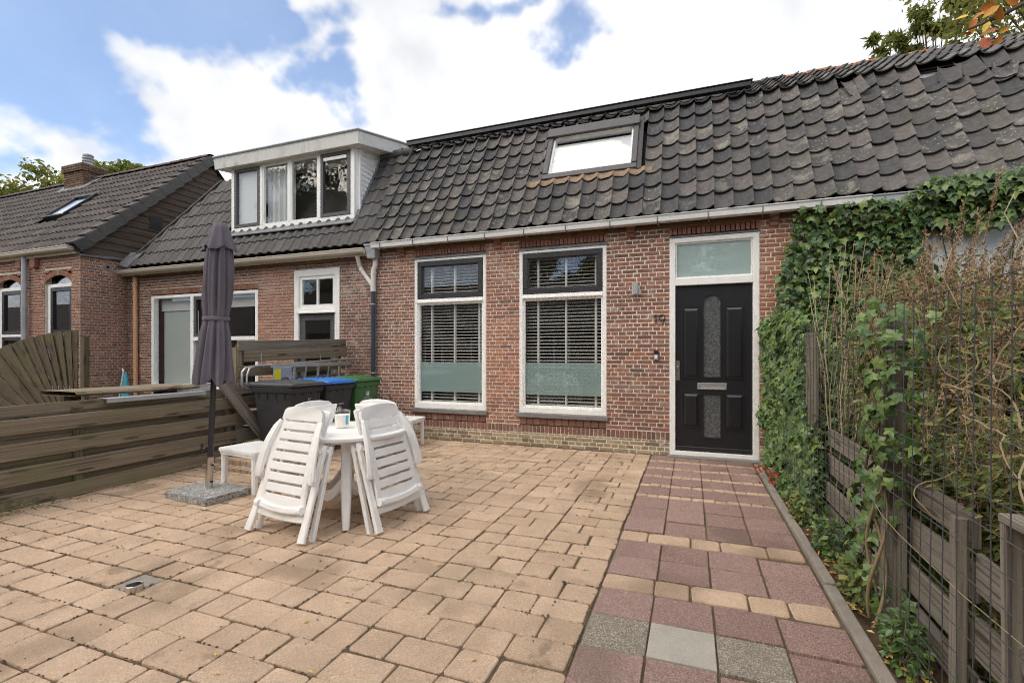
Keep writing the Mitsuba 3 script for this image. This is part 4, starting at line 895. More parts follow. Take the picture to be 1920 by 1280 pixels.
# skylight
def gbox(b, x0, x1, d0, d1, o0, o1):
    v, f, _ = B().box(x0, x1, d0, d1, o0, o1, .004).arrays(); return b.add([gpt(*q) for q in v], f)
b = B(); gbox(b, SKX[0], SKX[0] + .06, SKD[0] + .06, SKD[1] - .08, -.05, .10); gbox(b, SKX[1] - .06, SKX[1], SKD[0] + .06, SKD[1] - .08, -.05, .10); gbox(b, SKX[0], SKX[1], SKD[0], SKD[0] + .06, -.05, .09); gbox(b, SKX[0], SKX[1], SKD[1] - .08, SKD[1], -.05, .11)
put('skylight', b, 'm_charcoal', gk); put('skylight_pane', B().add([gpt(SKX[0] + .06, SKD[0] + .06, .07), gpt(SKX[1] - .06, SKD[0] + .06, .07), gpt(SKX[1] - .06, SKD[1] - .08, .07), gpt(SKX[0] + .06, SKD[1] - .08, .07)], [[0, 1, 2, 3]]), 'm_glass', gk)
put('skylight_blind', B().add([gpt(SKX[0] + .06, SKD[0] + .06, .02), gpt(SKX[1] - .06, SKD[0] + .06, .02), gpt(SKX[1] - .06, SKD[1] - .08, .02), gpt(SKX[0] + .06, SKD[1] - .08, .02)], [[0, 1, 2, 3]]), 'm_curtain', gk)
# boarded gable
gz = 3.40; wb_ = f'{G}__gable'; used.add(wb_)
pg = [[LX + .005, GY + .1, 3.36], [LX + .005, 2 * RY - GY, 3.36], [LX + .005, RY, RZ - .06]]; scene[wb_] = mikit.ply(B().add(pg, [[0, 1, 2]]).arrays()[:2], 'm_interior_dark')
while gz < RZ - .1:
    y0 = GY + (gz - GZ) / s2_ * c2 + .13; y1 = 2 * RY - y0
    if y1 - y0 > .2: put('gable_board', B().board([LX + .03, y0, gz + .075], [LX + .03, min(y1, 11), gz + .075], [-.010, 0, .082], [.011, 0, .0013], gz, .003, 2), 'm_wood_brown', wb_)
    gz += .148
b = B().board([LX + .03, LY - .02, 3.345], [LX + .03, WY + .02, 3.40], [.05, 0, .0], [0, 0, .025], .2, .01, 6, .004); put('lead_flashing', b, 'm_lead', G)
put('side_wall_rear', B().box(LX - .11, LX, WY + .03, 12, 0, 3.36), 'm_mortar_grey', G)
b = B(); b.tube([[LX + .004, LY + .48, 3.19], [LX + .016, LY + .48, 3.19]], .07, 16); put('vent_ring', b, 'm_concrete', G, 40); b = B(); b.tube([[LX + .010, LY + .48, 3.185], [LX + .020, LY + .48, 3.185]], .030, 12); put('vent_hole', b, 'm_black_paint', G, 40)
put('gable_window', B().box(LX + .02, LX + .055, 7.25, 7.52, 4.18, 4.50, .004), 'm_charcoal', wb_)
# chimney
ck = f'{G}__chimney'; used.add(ck); cx0, cx1, cy0, cy1 = -16.62, -15.76, 8.32, 8.86
scene[ck] = mikit.ply(B().box(cx0 + .01, cx1 - .01, cy0 + .01, cy1 - .01, 5.2, 6.62).arrays()[:2], 'm_mortar_grey')
V, T = [], []
for r in range(22):
    z0 = 5.32 + r * .060; pr_ = .012 + (.045 if r >= 19 else 0)
    for org, ux, nr, L in (((cx0, cy0, 0), (1, 0, 0), (0, -1, 0), cx1 - cx0), ((cx1, cy0, 0), (0, 1, 0), (1, 0, 0), cy1 - cy0)):
        m = 4 if L > .7 else 3; w = L / m
        for q in range(m + r % 2):
            x0_ = max(0, (q - .5 * (r % 2)) * w); x1_ = min(L, (q + 1 - .5 * (r % 2)) * w)
            if r >= 19: x0_ -= .04 * (x0_ == 0); x1_ += .04 * (x1_ >= L - 1e-6)
            V.append(brick_block(x0_ + .005, x1_ - .005, z0 + .005, z0 + .055, np.array(org), np.array(ux, float), np.array(nr, float), pr_)); T.append([R.uniform(.0, .6), R.random()])
pieces(ck, 'brick', 'brickwork', V, BRICK_F, T, 'm_brick_moss')
put('cap', B().box(cx0 - .05, cx1 + .05, cy0 - .05, cy1 + .05, 6.64, 6.675, .01), 'm_concrete', ck)
b = B(); b.lathe([[.10, 0], [.10, .16], [.14, .17], [.14, .20], [.09, .21], [.09, .24], [.14, .25], [.14, .28], [.09, .29], [.09, .32], [.13, .33], [.12, .37], [.0, .39]], (-16.1, 8.62, 6.675), 18); put('chimney_pot', b, 'm_zinc', ck, 40)
v = [gpt(cx0 - .2, RL - .62, .05), gpt(cx1 + .28, RL - .60, .05), gpt(cx1 + .45, RL - .02, .06), gpt(cx0 - .2, RL - .05, .06)]; put('chimney_flashing', B().add(v, [[0, 1, 2, 3]]), 'm_lead', ck)

# ------------------------------------------------------------------ across the yard, behind the camera: what the panes mirror
Q = thing('brick_house', 'low brick house across the yard, seen mirrored in the window panes', 'house')
oy = -9.5
pg = sg.box(-64, 0, 10, 2.7)
wins = [(-30, 1.6), (-26, 1.1), (-21.5, 1.6), (-17, 1.1), (-13.8, 1.1), (-11, 1.1), (-7.2, 1.6), (-3.4, 1.1), (-.6, 1.6), (3.2, 1.1), (6.4, 1.6)]
for x, w in wins: pg = pg.difference(sg.box(x, .7, x + w, 2.3))
k = put('wall', B().poly(pg, lambda a: np.stack([a[:, 0], oy - a[:, 2], a[:, 1]], 1), .12), 'm_brick', Q)
for x, w in wins:
    g = put('window', frame_boxes(B(), x, x + w, .7, 2.3, .07, oy - .08, oy - .01).box(x + w / 2 - .03, x + w / 2 + .03, oy - .078, oy - .012, .771, 2.229), 'm_white', Q); put('pane', pane(x + .071, x + w - .071, .771, 2.229, oy - .05), 'm_black_paint', g)
v = [[-64.3, oy + .35, 2.62], [10.3, oy + .35, 2.62], [10.3, oy - 3.3, 5.6], [-64.3, oy - 3.3, 5.6], [10.3, oy - 7, 2.6], [-64.3, oy - 7, 2.6]]; put('roof', B().add(v, [[0, 1, 2, 3], [3, 2, 4, 5]], [.7, .3]), 'm_tile_brown', Q)
put('gable', B().add([[-64, oy - .13, 0], [-64, oy - .13, 2.85], [-64, oy - 3.3, 5.5], [-64, oy - 6.6, 2.85], [-64, oy - 6.6, 0], [10, oy - .13, 0], [10, oy - .13, 2.85], [10, oy - 3.3, 5.5], [10, oy - 6.6, 2.85], [10, oy - 6.6, 0]], [[0, 1, 2], [0, 2, 3], [0, 3, 4], [5, 6, 7], [5, 7, 8], [5, 8, 9]]), 'm_brick', Q)

# ------------------------------------------------------------------ timber fences on the left
def wood_fence(label, boards, posts, mat, group=None):
    k = thing('timber_fence', label, 'fence', group)
    for p0, p1, hw, ht, mt in boards:
        d = np.array(p1, float) - np.array(p0, float); t = np.cross(d / np.linalg.norm(d), [0, 0, 1])
        put('board', B().board(p0, p1, [0, 0, hw], t * ht, R.random(), .005, 6, .0025), mt, k)
    for p, q, w, mt in posts: put('post', B().board(p, q, [w, 0, 0], [0, w, 0], R.random(), .006, 3, .002), mt, k)
    return k
FXL = -5.55
bd = []
for zc, h in ((.082, .070), (.288, .078), (.511, .072), (.728, .070)): bd.append(([FXL + R.normal(0, .004), 1.05, zc - .01], [FXL + R.normal(0, .004), 4.62, zc + .01], h, .013, 'm_wood'))
for zc in (.19, .40, .62, .835): bd.append(([FXL - .075, 1.05, zc - .005], [FXL - .075, 4.66, zc + .01], .074, .012, 'm_wood'))
low_fence = wood_fence('low weathered hit-and-miss board fence along the left side of the patio', bd, [([FXL - .04, y, -.1], [FXL - .04, y, z], .034, 'm_wood_green') for y, z in ((1.3, .86), (2.9, .86), (4.52, 1.06))], 'm_wood')
bd = []
for i, (z0, z1) in enumerate(((1.42, 1.545), (1.27, 1.412), (1.075, 1.21), (.85, .985), (.645, .80), (.44, .60), (.22, .375), (.02, .16))):
    s = .085 * (z0 + .1) / 1.6
    bd.append(([FXL + R.normal(0, .005), 4.60 + (.12 if i == 1 else R.uniform(-.02, .06)), (z0 + z1) / 2], [FXL + R.normal(0, .005), 6.78 + (R.uniform(-.06, .0) if i != 2 else .02), (z0 + z1) / 2 + s], (z1 - z0) / 2 + .005, .014, 'm_wood' if i % 3 else 'm_wood_old'))
high_fence = wood_fence('taller grey-brown board fence between the bins and the house wall', bd, [([FXL - .055, y, -.1], [FXL - .055, y, z], .038, 'm_wood_green') for y, z in ((4.70, 1.50), (5.7, 1.56), (6.60, 1.60))] + [([FXL - .05, 4.66, -.1], [FXL - .05, 4.66, 1.46], .05, 'm_wood')], 'm_wood')
# zinc strip and plank lying on the low fence
k = thing('metal_strip', 'grey folded metal strip lying along the top of the low fence', 'metal strip')
b = B().box(FXL - .11, FXL + .02, 3.12, 4.18, .918, .922); b.box(FXL + .0205, FXL + .023, 3.12, 4.18, .878, .9215); put('flange', b, 'm_zinc', k)
k = thing('timber_slab', 'rough brown timber slab with bark edge resting behind the low fence', 'wooden slab')
xs = np.linspace(2.95, 4.25, 22); nz = meshkit.fbm(np.stack([xs * 4, xs * 0, xs * 0], -1), 3, 2)
v = []
for x, q in zip(xs, nz): v += [[-6.30, x, .95], [-5.72 + .10 * (q - .5), x, .95], [-5.70 + .10 * (q - .5), x, .972], [-5.73 + .10 * (q - .5), x, .995], [-6.30, x, .995]]
put('plank', B().add(v, [[i * 5 + j, i * 5 + (j + 1) % 5, (i + 1) * 5 + (j + 1) % 5, (i + 1) * 5 + j] for i in range(21) for j in range(5)], np.array([[q[1], q[0]] for q in v])), 'm_wood', k)
put('support', B().box(-6.2, -6.1, 3.1, 3.2, 0, .949).box(-6.2, -6.1, 4.0, 4.1, 0, .949), 'm_wood_brown', k)
# fan-shaped screen
k = thing('fan_screen', 'arched fence panel of mossy boards fanning out from one corner', 'fence panel')
FY = 4.3; c0 = np.array([-8.32, -.05])
arc_top = lambda x: 1.715 - .060 * (x + 8.23) ** 2
nfan = 25
for i in range(nfan):
    th = math.radians(1.5 + i * 3.6); r = .5
    while r < 3.2:
        x, z = c0[0] - r * math.sin(th), c0[1] + r * math.cos(th)
        if z > arc_top(x) or x < -11.2: break
        r += .01
    dirv = np.array([-math.sin(th), 0, math.cos(th)]); wv = np.array([math.cos(th), 0, math.sin(th)])
    p0 = np.array([c0[0], FY, c0[1]]) + dirv * .35; p1 = np.array([c0[0], FY, c0[1]]) + dirv * r; wd = .052 * 1.0
    y_ = FY + (.0 if i % 2 else .022)
    v = []; w0, w1 = .013, .0335 * r
    t = B().board([0, 0, 0], [0, 0, 1], [1, 0, 0], [0, .008, 0], R.random(), .002, 6)
    a, f, u_ = t.arrays(); q = a[:, 2:3]; W = w0 + (w1 - w0) * q
    slant = (arc_top(p1[0] + .03) - arc_top(p1[0] - .03)) / .06
    a2 = p0 + (p1 - p0) * q + wv * a[:, :1] * W; a2[:, 1] = y_ + a[:, 1]; u2 = u_.copy(); u2[:, 0] = q[:, 0] * r + R.random() * 30; u2[:, 1] = a[:, 0] * W[:, 0] + R.random() * 9
    e_ = a[:, 2] > .99; a2[e_] += ((arc_top(a2[e_, 0]) - a2[e_, 2]) / (dirv[2] - slant * dirv[0]))[:, None] * dirv
    put('board', B().add(a2, f, u2), 'm_wood_green', k)
xs = np.linspace(-11.2, -8.2, 24)
for r in (.8, 1.25): 
    pts = [[c0[0] - r * math.sin(t), FY + .045, c0[1] + r * math.cos(t)] for t in np.linspace(.02, 1.5, 16)]
    put('batten', B().ribbon(pts, [0, 1, 0], .018, .045), 'm_wood_green', k)
put('post', B().board([-8.14, FY + .02, -.1], [-8.14, FY + .02, 1.62], [.04, 0, 0], [0, .035, 0], .4, .006), 'm_wood_green', k)
# leaning plank
k = thing('leaning_plank', 'split grey plank leaning against the fence beside the dark bin', 'plank')
b = B().board([-5.49, 4.33, 1.06], [-5.26, 5.03, .0], [.0, .058, .04], [.014, .0, .004], .6, .004, 10, .002); put('board', b, 'm_wood_old', k)
# low brick edging
k = thing('brick_edging', 'two low rows of loose yellow-brown bricks in front of the bins', 'brick edging')
V, T = [], []
for r, (yy, z0, z1) in enumerate(((4.10, .0, .045), (4.24, .045, .10))):
    for i in range(9):
        x = -5.5 + i * .105 + r * .03
        ol = rounded(x + .003, x + .1, yy, yy + .13, .008, .003); V.append(flat_piece(ol, z1 + R.normal(0, .002), .004, z1 - z0 + .03, R.normal(0, .01, 2))); T.append([R.uniform(.1, .6), R.random()])
for q, t in zip(V, T): put('brick', B().add(q, PAVE_F, t), 'm_paver', k)

# ------------------------------------------------------------------ wheelie bins
def wheelie_bin(label, cy, body, lid, seed, prints):
    k = thing('wheelie_bin', label, 'bin', None)
    X0b, X1b, hw, zt = -5.34, -4.62, .285, .955          # back (fence), front, half width, rim height
    def ring(z, x0, x1, w, r=.05):
        pts = []
        for cx, cyy, q in ((x1 - r, cy + w - r, 0), (x0 + r, cy + w - r, 1), (x0 + r, cy - w + r, 2), (x1 - r, cy - w + r, 3)):
            for j in range(4):
                t = (q + j / 3) * math.pi / 2; pts.append([cx + r * math.cos(t), cyy + r * math.sin(t), z])
        return pts
    def loft(rings, cap0=True, cap1=True):
        n = len(rings[0]); v = np.vstack(rings); f = [[a * n + j, a * n + (j + 1) % n, (a + 1) * n + (j + 1) % n, (a + 1) * n + j] for a in range(len(rings) - 1) for j in range(n)]
        b = B().add(v, f)
        if cap0: b.add(rings[0], [[0, j + 1, j] for j in range(1, n - 1)])
        if cap1: b.add(rings[-1], [[0, j, j + 1] for j in range(1, n - 1)])
        return b
    b = loft([ring(.06, X0b + .16, X1b - .12, hw - .06), ring(.12, X0b + .15, X1b - .105, hw - .055), ring(.72, X0b + .07, X1b - .045, hw - .022), ring(.88, X0b + .05, X1b - .03, hw - .014)], True, False)
    put('body', b, body, k, 35)
    b = loft([ring(.878, X0b + .03, X1b - .012, hw - .004), ring(.89, X0b + .02, X1b, hw + .004), ring(.945, X0b + .015, X1b + .004, hw + .008), ring(zt, X0b + .03, X1b - .006, hw)], True, True); put('rim', b, body, k, 35)
    rb = B()
    for t in np.linspace(-.2, .2, 4): rb.board([X1b - .022, cy + t, .876], [X1b - .060, cy + t, .80], [0, .006, 0], [.012, 0, .004], .1, .002)
    for t in np.linspace(X0b + .16, X1b - .13, 4): rb.board([t, cy - hw + .008, .876], [t, cy - hw + .024, .79], [.006, 0, 0], [0, .012, .003], .1, .002)
    put('rim_rib', rb, body, k)
    pn = B(); 
    for s in (-1, 1): pn.board([X1b - .050, cy + s * .205, .70], [X1b - .115, cy + s * .17, .14], [0, .010, 0], [.012, 0, 0], .1, .003)
    put('front_rib', pn, body, k)
    # lid with a raised middle
    lb = loft([ring(zt + .004, X0b - .01, X1b + .022, hw + .014), ring(zt + .032, X0b - .012, X1b + .026, hw + .016), ring(zt + .046, X0b + .0, X1b + .012, hw + .004), ring(zt + .052, X0b + .06, X1b - .05, hw - .055, .06), ring(zt + .074, X0b + .10, X1b - .095, hw - .085, .06), ring(zt + .080, X0b + .2, X1b - .2, hw - .15, .06)], True, True)
    lk = put('lid', lb, lid, k, 30)
    put('lid_lip', B().box(X1b + .020, X1b + .052, cy - hw + .05, cy + hw - .05, zt + .006, zt + .026, .008), lid, lk)
    for q in (-.12, .12): put('lid_grip', B().tube([[X1b - .28, cy + q - .05, zt + .070], [X1b - .28, cy + q - .05, zt + .105], [X1b - .28, cy + q + .05, zt + .105], [X1b - .28, cy + q + .05, zt + .070]], .008, 6), 'm_bin_black' if lid != 'm_bin_green' else lid, lk, 40)
    put('push_bar', B().tube([[X0b - .05, cy - .24, zt - .01], [X0b - .05, cy + .24, zt - .01]], .016, 8), body, k, 40)
    for s in (-1, 1):
        w_ = put('wheel', B().tube([[X0b + .13, cy + s * .24, .10], [X0b + .13, cy + s * .29, .10]], .10, 20), 'm_black_paint', k, 40)
    # printed marks on the front
    def on_front(yc, z, w, h, mat, nm):
        fx_ = lambda zz: X1b - .030 - (.88 - zz) * .094 + .003
        put(nm, B().add([[fx_(z), cy + yc, z], [fx_(z), cy + yc + w, z], [fx_(z + h), cy + yc + w, z + h], [fx_(z + h), cy + yc, z + h]], [[0, 1, 2, 3]]), mat, k)
    for a in prints: on_front(*a, 'emblem')
    return k
pb = [(-.10 + i * .018, .66, .012, .014, 'm_print') for i in range(11)]
wheelie_bin('black wheelie bin with a grey lid, nearest of the three bins', 4.90, 'm_bin_black', 'm_bin_lid', 1, [(.02, .775, .022, .022, 'm_print'), (.05, .79, .012, .012, 'm_print'), (-.10, .65, .07, .05, 'm_anthracite'), (-.01, .665, .16, .04, 'm_anthracite')])
wheelie_bin('black wheelie bin with a bright blue lid, middle of the three bins', 5.53, 'm_bin_black', 'm_bin_blue', 2, pb + [(-.045, .565, .026, .055, 'm_print'), (-.012, .575, .030, .060, 'm_print'), (.024, .565, .022, .05, 'm_print')])
wheelie_bin('green wheelie bin closest to the house wall', 6.16, 'm_bin_green', 'm_bin_green', 3, [(-.08 + i * .02, .70, .014, .010, 'm_print') for i in range(8)] + [(-.04, .735, .03, .07, 'm_print'), (-.006, .735, .034, .066, 'm_print')])

# ------------------------------------------------------------------ ladder hung on the fence
k = thing('ladder', 'aluminium step ladder hung sideways on the tall fence behind the bins', 'ladder')
LXf = FXL + .10
zt_ = lambda y: 1.20 + (y - 4.62) * .045
b = B(); b.tube([[LXf, 6.58, zt_(6.58)], [LXf, 4.75, zt_(4.75)], [LXf, 4.66, zt_(4.66) - .012], [LXf, 4.615, zt_(4.6) - .06], [LXf, 4.61, .98], [LXf, 4.65, .925], [LXf, 4.75, .905], [LXf, 5.3, .93]], .015, 8); put('hoop', b, 'm_alu', k, 40)
b = B(); b.tube([[LXf + .05, 6.62, zt_(6.6) + .005], [LXf + .05, 4.76, zt_(4.76) + .005], [LXf + .05, 4.68, zt_(4.6) - .015], [LXf + .05, 4.645, 1.10], [LXf + .05, 4.64, .98], [LXf + .05, 4.70, .93], [LXf + .05, 5.2, .92]], .013, 8); put('hoop', b, 'm_alu', k, 40)
b = B().box(LXf + .065, LXf + .085, 5.0, 6.62, 1.185, 1.245, .004); put('stile', b, 'm_alu', k); put('stile', B().box(LXf + .065, LXf + .085, 5.2, 6.62, .90, .94, .004), 'm_alu', k)
for i, y_ in enumerate((5.42, 5.66, 5.90, 6.14, 6.38, 6.56)):
    b = B().board([LXf + .05 - .03 * (i % 2), y_, .92], [LXf + .05, y_ + .02, zt_(y_) - .01], [0, .022 if i % 2 == 0 else .010, 0], [.010, 0, 0], .2, .003); put('rung', b, 'm_alu', k)
pl = put('platform', B().box(LXf + .087, LXf + .105, 5.02, 5.34, .93, 1.19, .006), 'm_zinc', k)
put('sticker', B().box(LXf + .1055, LXf + .1062, 5.03, 5.14, .95, 1.165), 'm_sticker', pl, label='yellow sticker'); put('mark', B().box(LXf + .1055, LXf + .1062, 5.20, 5.26, .985, 1.05), 'm_red', pl)
for y_ in (4.98, 6.1): 
    b = B(); b.tube([[LXf - .085, y_, zt_(y_) + .18], [LXf - .07, y_, zt_(y_) + .02], [LXf - .03, y_, zt_(y_) - .028], [LXf + .03, y_, zt_(y_) - .024], [LXf + .04, y_, zt_(y_) + .02]], .008, 6); b.box(LXf - .0905, LXf - .083, y_ - .015, y_ + .015, zt_(y_) + .05, zt_(y_) + .20, .002); put('hook', b, 'm_zinc', k, 40)

# ------------------------------------------------------------------ garden furniture
class Kit:
    """The parts of one piece of furniture in its own axes, reused under other matrices."""
    def __init__(s): s.p = []
    def add(s, name, b, mat, smooth=40, label=None):
        v, f, _ = b.arrays(); s.p.append((name, mikit.ply((v, f), mat, smooth=smooth), label)); return s
    def place(s, key, M):
        T = mi.ScalarTransform4f(np.asarray(M, float))
        for name, d, lab in s.p:
            k = key_of(name, key); scene[k] = {**d, 'to_world': T}
            if lab: labels[k] = {'label': lab}
chair = Kit()
zw = lambda z: .252 - .034 * (z - .2) / .75
yb_f = lambda z: -.028 * math.sin(math.pi * np.clip((z - .2) / .72, 0, 1)) - .004
for s in (-1, 1):
    zs = np.linspace(.20, .90, 10); chair.add('stile', B().ribbon([[s * (zw(z) - .024), yb_f(z), z] for z in zs], [1, 0, 0], .052, .026), 'm_plastic')
zs0 = .243
for i in range(8):
    za, zb_ = .235 + i * .0795, .235 + i * .0795 + .0610
    w = zw((za + zb_) / 2) - .046
    if i == 0: za -= .02
    xs = np.linspace(-w, w, 7); cen = [[x, yb_f((za + zb_) / 2) - .008 * (1 - (x / w) ** 2) - .004, (za + zb_) / 2] for x in xs]
    chair.add('slat', B().ribbon(cen, [0, 0, 1], zb_ - za, .016), 'm_plastic')
pg = sg.Polygon([(-.226, .868), (.226, .868), (.223, .905), (.214, .942), (.190, .960), (.10, .972), (0, .976), (-.10, .972), (-.190, .960), (-.214, .942), (-.223, .905)]).buffer(-.01).buffer(.01)
chair.add('top_rail', B().poly(pg, lambda a: np.stack([a[:, 0], yb_f(.88) - .018 + a[:, 2] - .022 * (1 - (a[:, 0] / .23) ** 2), a[:, 1]], 1), .026), 'm_plastic')
chair.add('seat', B().box(-.205, .205, .045, .075, .60, .97, .012), 'm_plastic')
chair.add('seat_front', B().ribbon([[x, -.022 - .012 * (1 - (x / .24) ** 2), .215 - .02 * (1 - (x / .24) ** 2)] for x in np.linspace(-.238, .238, 9)], [0, 0, 1], .055, .03, bev=.4), 'm_plastic')
for s in (-1, 1):
    chair.add('front_leg', B().ribbon([[s * .276, .016, .70], [s * .281, .012, .45], [s * .287, .004, .22], [s * .294, -.004, .08], [s * .300, -.010, .0]], [1, 0, 0], [.046, .054, .062, .068, .074], .030), 'm_plastic')
    chair.add('rear_leg', B().ribbon([[s * .280, .075, .70], [s * .288, .078, .45], [s * .297, .080, .2], [s * .303, .082, .006]], [1, 0, 0], [.034, .040, .046, .052], .034), 'm_plastic')
    chair.add('foot_pad', B().box(s * .302 - .027, s * .302 + .027, .064, .10, -.004, .012, .003), 'm_black_paint')
    chair.add('armrest', B().ribbon([[s * .222, -.030, .862], [s * .240, -.050, .80], [s * .262, -.064, .70], [s * .279, -.068, .60], [s * .291, -.062, .50], [s * .297, -.054, .43], [s * .298, -.050, .405]], [1, .25 * -s, 0], [.040, .062, .072, .076, .076, .072, .050], [.026, .032, .034, .034, .034, .032, .02], bev=.42), 'm_plastic')
    chair.add('arm_bracket', B().ribbon([[s * .295, -.06, .44], [s * .272, -.01, .42], [s * .262, .03, .41]], [0, 0, 1], .034, .03), 'm_plastic')
    b = B(); b.tube([[s * .255, -.032, .215], [s * .215, -.034, .21]], .030, 12); chair.add('hinge', b, 'm_plastic'); b = B(); b.tube([[s * .268, -.012, .655], [s * .268, .10, .655]], .022, 12); chair.add('pivot', b, 'm_plastic')
chair.add('cross_bar', B().ribbon([[x, .012, .155 - .012 * (1 - (x / .25) ** 2)] for x in np.linspace(-.265, .265, 7)], [0, 0, 1], .052, .024), 'm_plastic')
chair.add('rear_cross_bar', B().ribbon([[x, .08, .36] for x in np.linspace(-.28, .28, 3)], [0, 0, 1], .04, .022), 'm_plastic')
def chair_at(label, base, w, lean, group='folded white garden chairs leaning on the round table'):
    w = np.array([w[0], w[1], 0.0]); w /= np.linalg.norm(w); back = np.array([-w[1], w[0], 0.0])
    a = math.asin(lean); up = back * math.sin(a) + np.array([0, 0, math.cos(a)]); yv = np.cross(up, w)
    M = np.eye(4); M[:3, 0], M[:3, 1], M[:3, 2] = w, yv, up; M[:3, 3] = [base[0], base[1], .012]
    k = thing('garden_chair', label, 'chair', group); chair.place(k, M); return k
chair_at('front left folded white slatted plastic chair leaning on the round table', (-2.91, 2.74), (1, -.125), .30)
chair_at('front right folded white slatted plastic chair, its back facing the door side', (-2.19, 3.36), (.10, .995), .30)
chair_at('folded white chair behind the front left one, only its rounded top showing', (-3.50, 3.47), (-.05, -1), .33)
chair_at('folded white chair on the far side of the table, nearest the green bin', (-2.72, 4.07), (-1, .10), .33)
k = thing('garden_chair', 'white slatted garden chair beyond the fence, only its tip showing', 'chair')
M = np.eye(4); M[:3, 0] = [.2, .98, 0]; M[:3, 1] = [-.98, .2, 0]; M[:3, 3] = [-6.05, 4.45, .02]; chair.place(k, M)
# round table
TC = np.array([-2.80, 3.43, 0])
k = thing('garden_table', 'round white plastic garden table hemmed in by folded chairs', 'table')
b = B().lathe([[0, .700], [.44, .700], [.485, .690], [.497, .688], [.502, .700], [.500, .713], [.490, .721], [.465, .722], [.455, .718], [0, .7185]], TC, 56); put('tabletop', b, 'm_plastic', k, 40)
b = B().lathe([[.40, .699], [.40, .655], [.385, .655], [.385, .699]], TC, 40); put('apron', b, 'm_plastic', k, 40)
for i, t in enumerate((-53, 37, 127, 217)):
    t = math.radians(t); d = np.array([math.cos(t), math.sin(t), 0]); sd = np.array([-d[1], d[0], 0])
    pts = [TC + d * r + [0, 0, z] for r, z in ((.33, .69), (.345, .50), (.38, .30), (.435, .12), (.475, .0))]
    b = B().ribbon(pts, sd, [.085, .085, .078, .066, .050], [.05, .05, .045, .042, .035]); put('leg', b, 'm_plastic', k, 40)
    a0 = math.radians((-53, 37, 127, 217)[i]); pts = [TC + np.array([math.cos(a), math.sin(a), 0]) * (.34 - .10 * math.sin(2 * (a - a0))) + [0, 0, .36 - .17 * math.sin(2 * (a - a0)) ] for a in np.linspace(a0, a0 + math.pi / 2, 12)]
    put('brace', B().ribbon(pts, [0, 0, 1], .07, .022), 'm_plastic', k, 40)
b = B(); b.tube([TC + [.0, .0, .70], TC + [0, 0, .10]], .022, 10); put('centre_pole', b, 'm_rust', k, 40)
k = thing('candle_glass', 'glass jar with a white candle and a blue label on the round table', 'candle')
cc = TC + [-.09, .03, 0]
b = B().lathe([[.058, .7235], [.062, .73], [.068, .87], [.0705, .872]], cc, 28); b.lathe([[.0665, .866], [.071, .8725], [.0685, .876], [.0645, .872]], cc, 28); put('glass', b, 'm_candle_glass', k, 40)
b = B().lathe([[0, .727], [.056, .727], [.0640, .838], [.0, .838]], cc, 28); put('candle', b, 'm_wax', k, 40)
an = np.linspace(-.42, -.02, 7); put('label', B().add([cc + [.0685 * math.cos(a), .0685 * math.sin(a), z] for z in (.755, .835) for a in an], [[i, i + 1, 8 + i, 7 + i] for i in range(6)]), 'm_cyan', k, True)
# low side tables
side = Kit()
pg = sg.box(-.295, -.225, .295, .225).buffer(.0).buffer(-.04).buffer(.04)
side.add('tabletop', B().poly(pg, lambda a: a + [0, 0, .385], .026).poly(pg.buffer(-.006), lambda a: a + [0, 0, .4115], .006).poly(pg.buffer(-.012).difference(pg.buffer(-.026)), lambda a: a + [0, 0, .355], .0295), 'm_plastic', 30)
for sx in (-1, 1):
    for sy in (-1, 1): side.add('leg', B().ribbon([[sx * .245, sy * .175, .384], [sx * .25, sy * .18, 0]], [1, 0, 0], [.058, .048], [.058, .048]), 'm_plastic')
side.add('shelf_bar', B().box(-.22, .22, -.012, .012, .15, .19, .004), 'm_plastic')
def side_at(label, x, y, a):
    c_, s_ = math.cos(a), math.sin(a); M = np.eye(4); M[:2, :2] = [[c_, -s_], [s_, c_]]; M[:3, 3] = [x, y, .004]; k = thing('side_table', label, 'side table', 'low white plastic side tables'); side.place(k, M)
side_at('low white plastic side table between the parasol foot and the chairs', -4.20, 3.72, math.radians(-8))
side_at('low white plastic side table against the house wall, carrying a round lamp', -4.06, 6.17, math.radians(4))
k = thing('round_lamp', 'small grey round lamp with a white face on the far side table', 'lamp')
c_ = np.array([-4.02, 6.02, .492]); n_v = np.array([.55, -.83, .1]); n_v /= np.linalg.norm(n_v)
b = B(); b.tube([c_ + n_v * .0, c_ + n_v * .07], [.055, .06], 22); put('housing', b, 'm_alu', k, 40); b = B(); b.tube([c_ + n_v * .0702, c_ + n_v * .076], [.048, .045], 22); put('face', b, 'm_white', k, 40)
put('foot', B().box(c_[0] - .035, c_[0] + .035, c_[1] - .035, c_[1] + .035, .4225, .44, .005), 'm_charcoal', k)

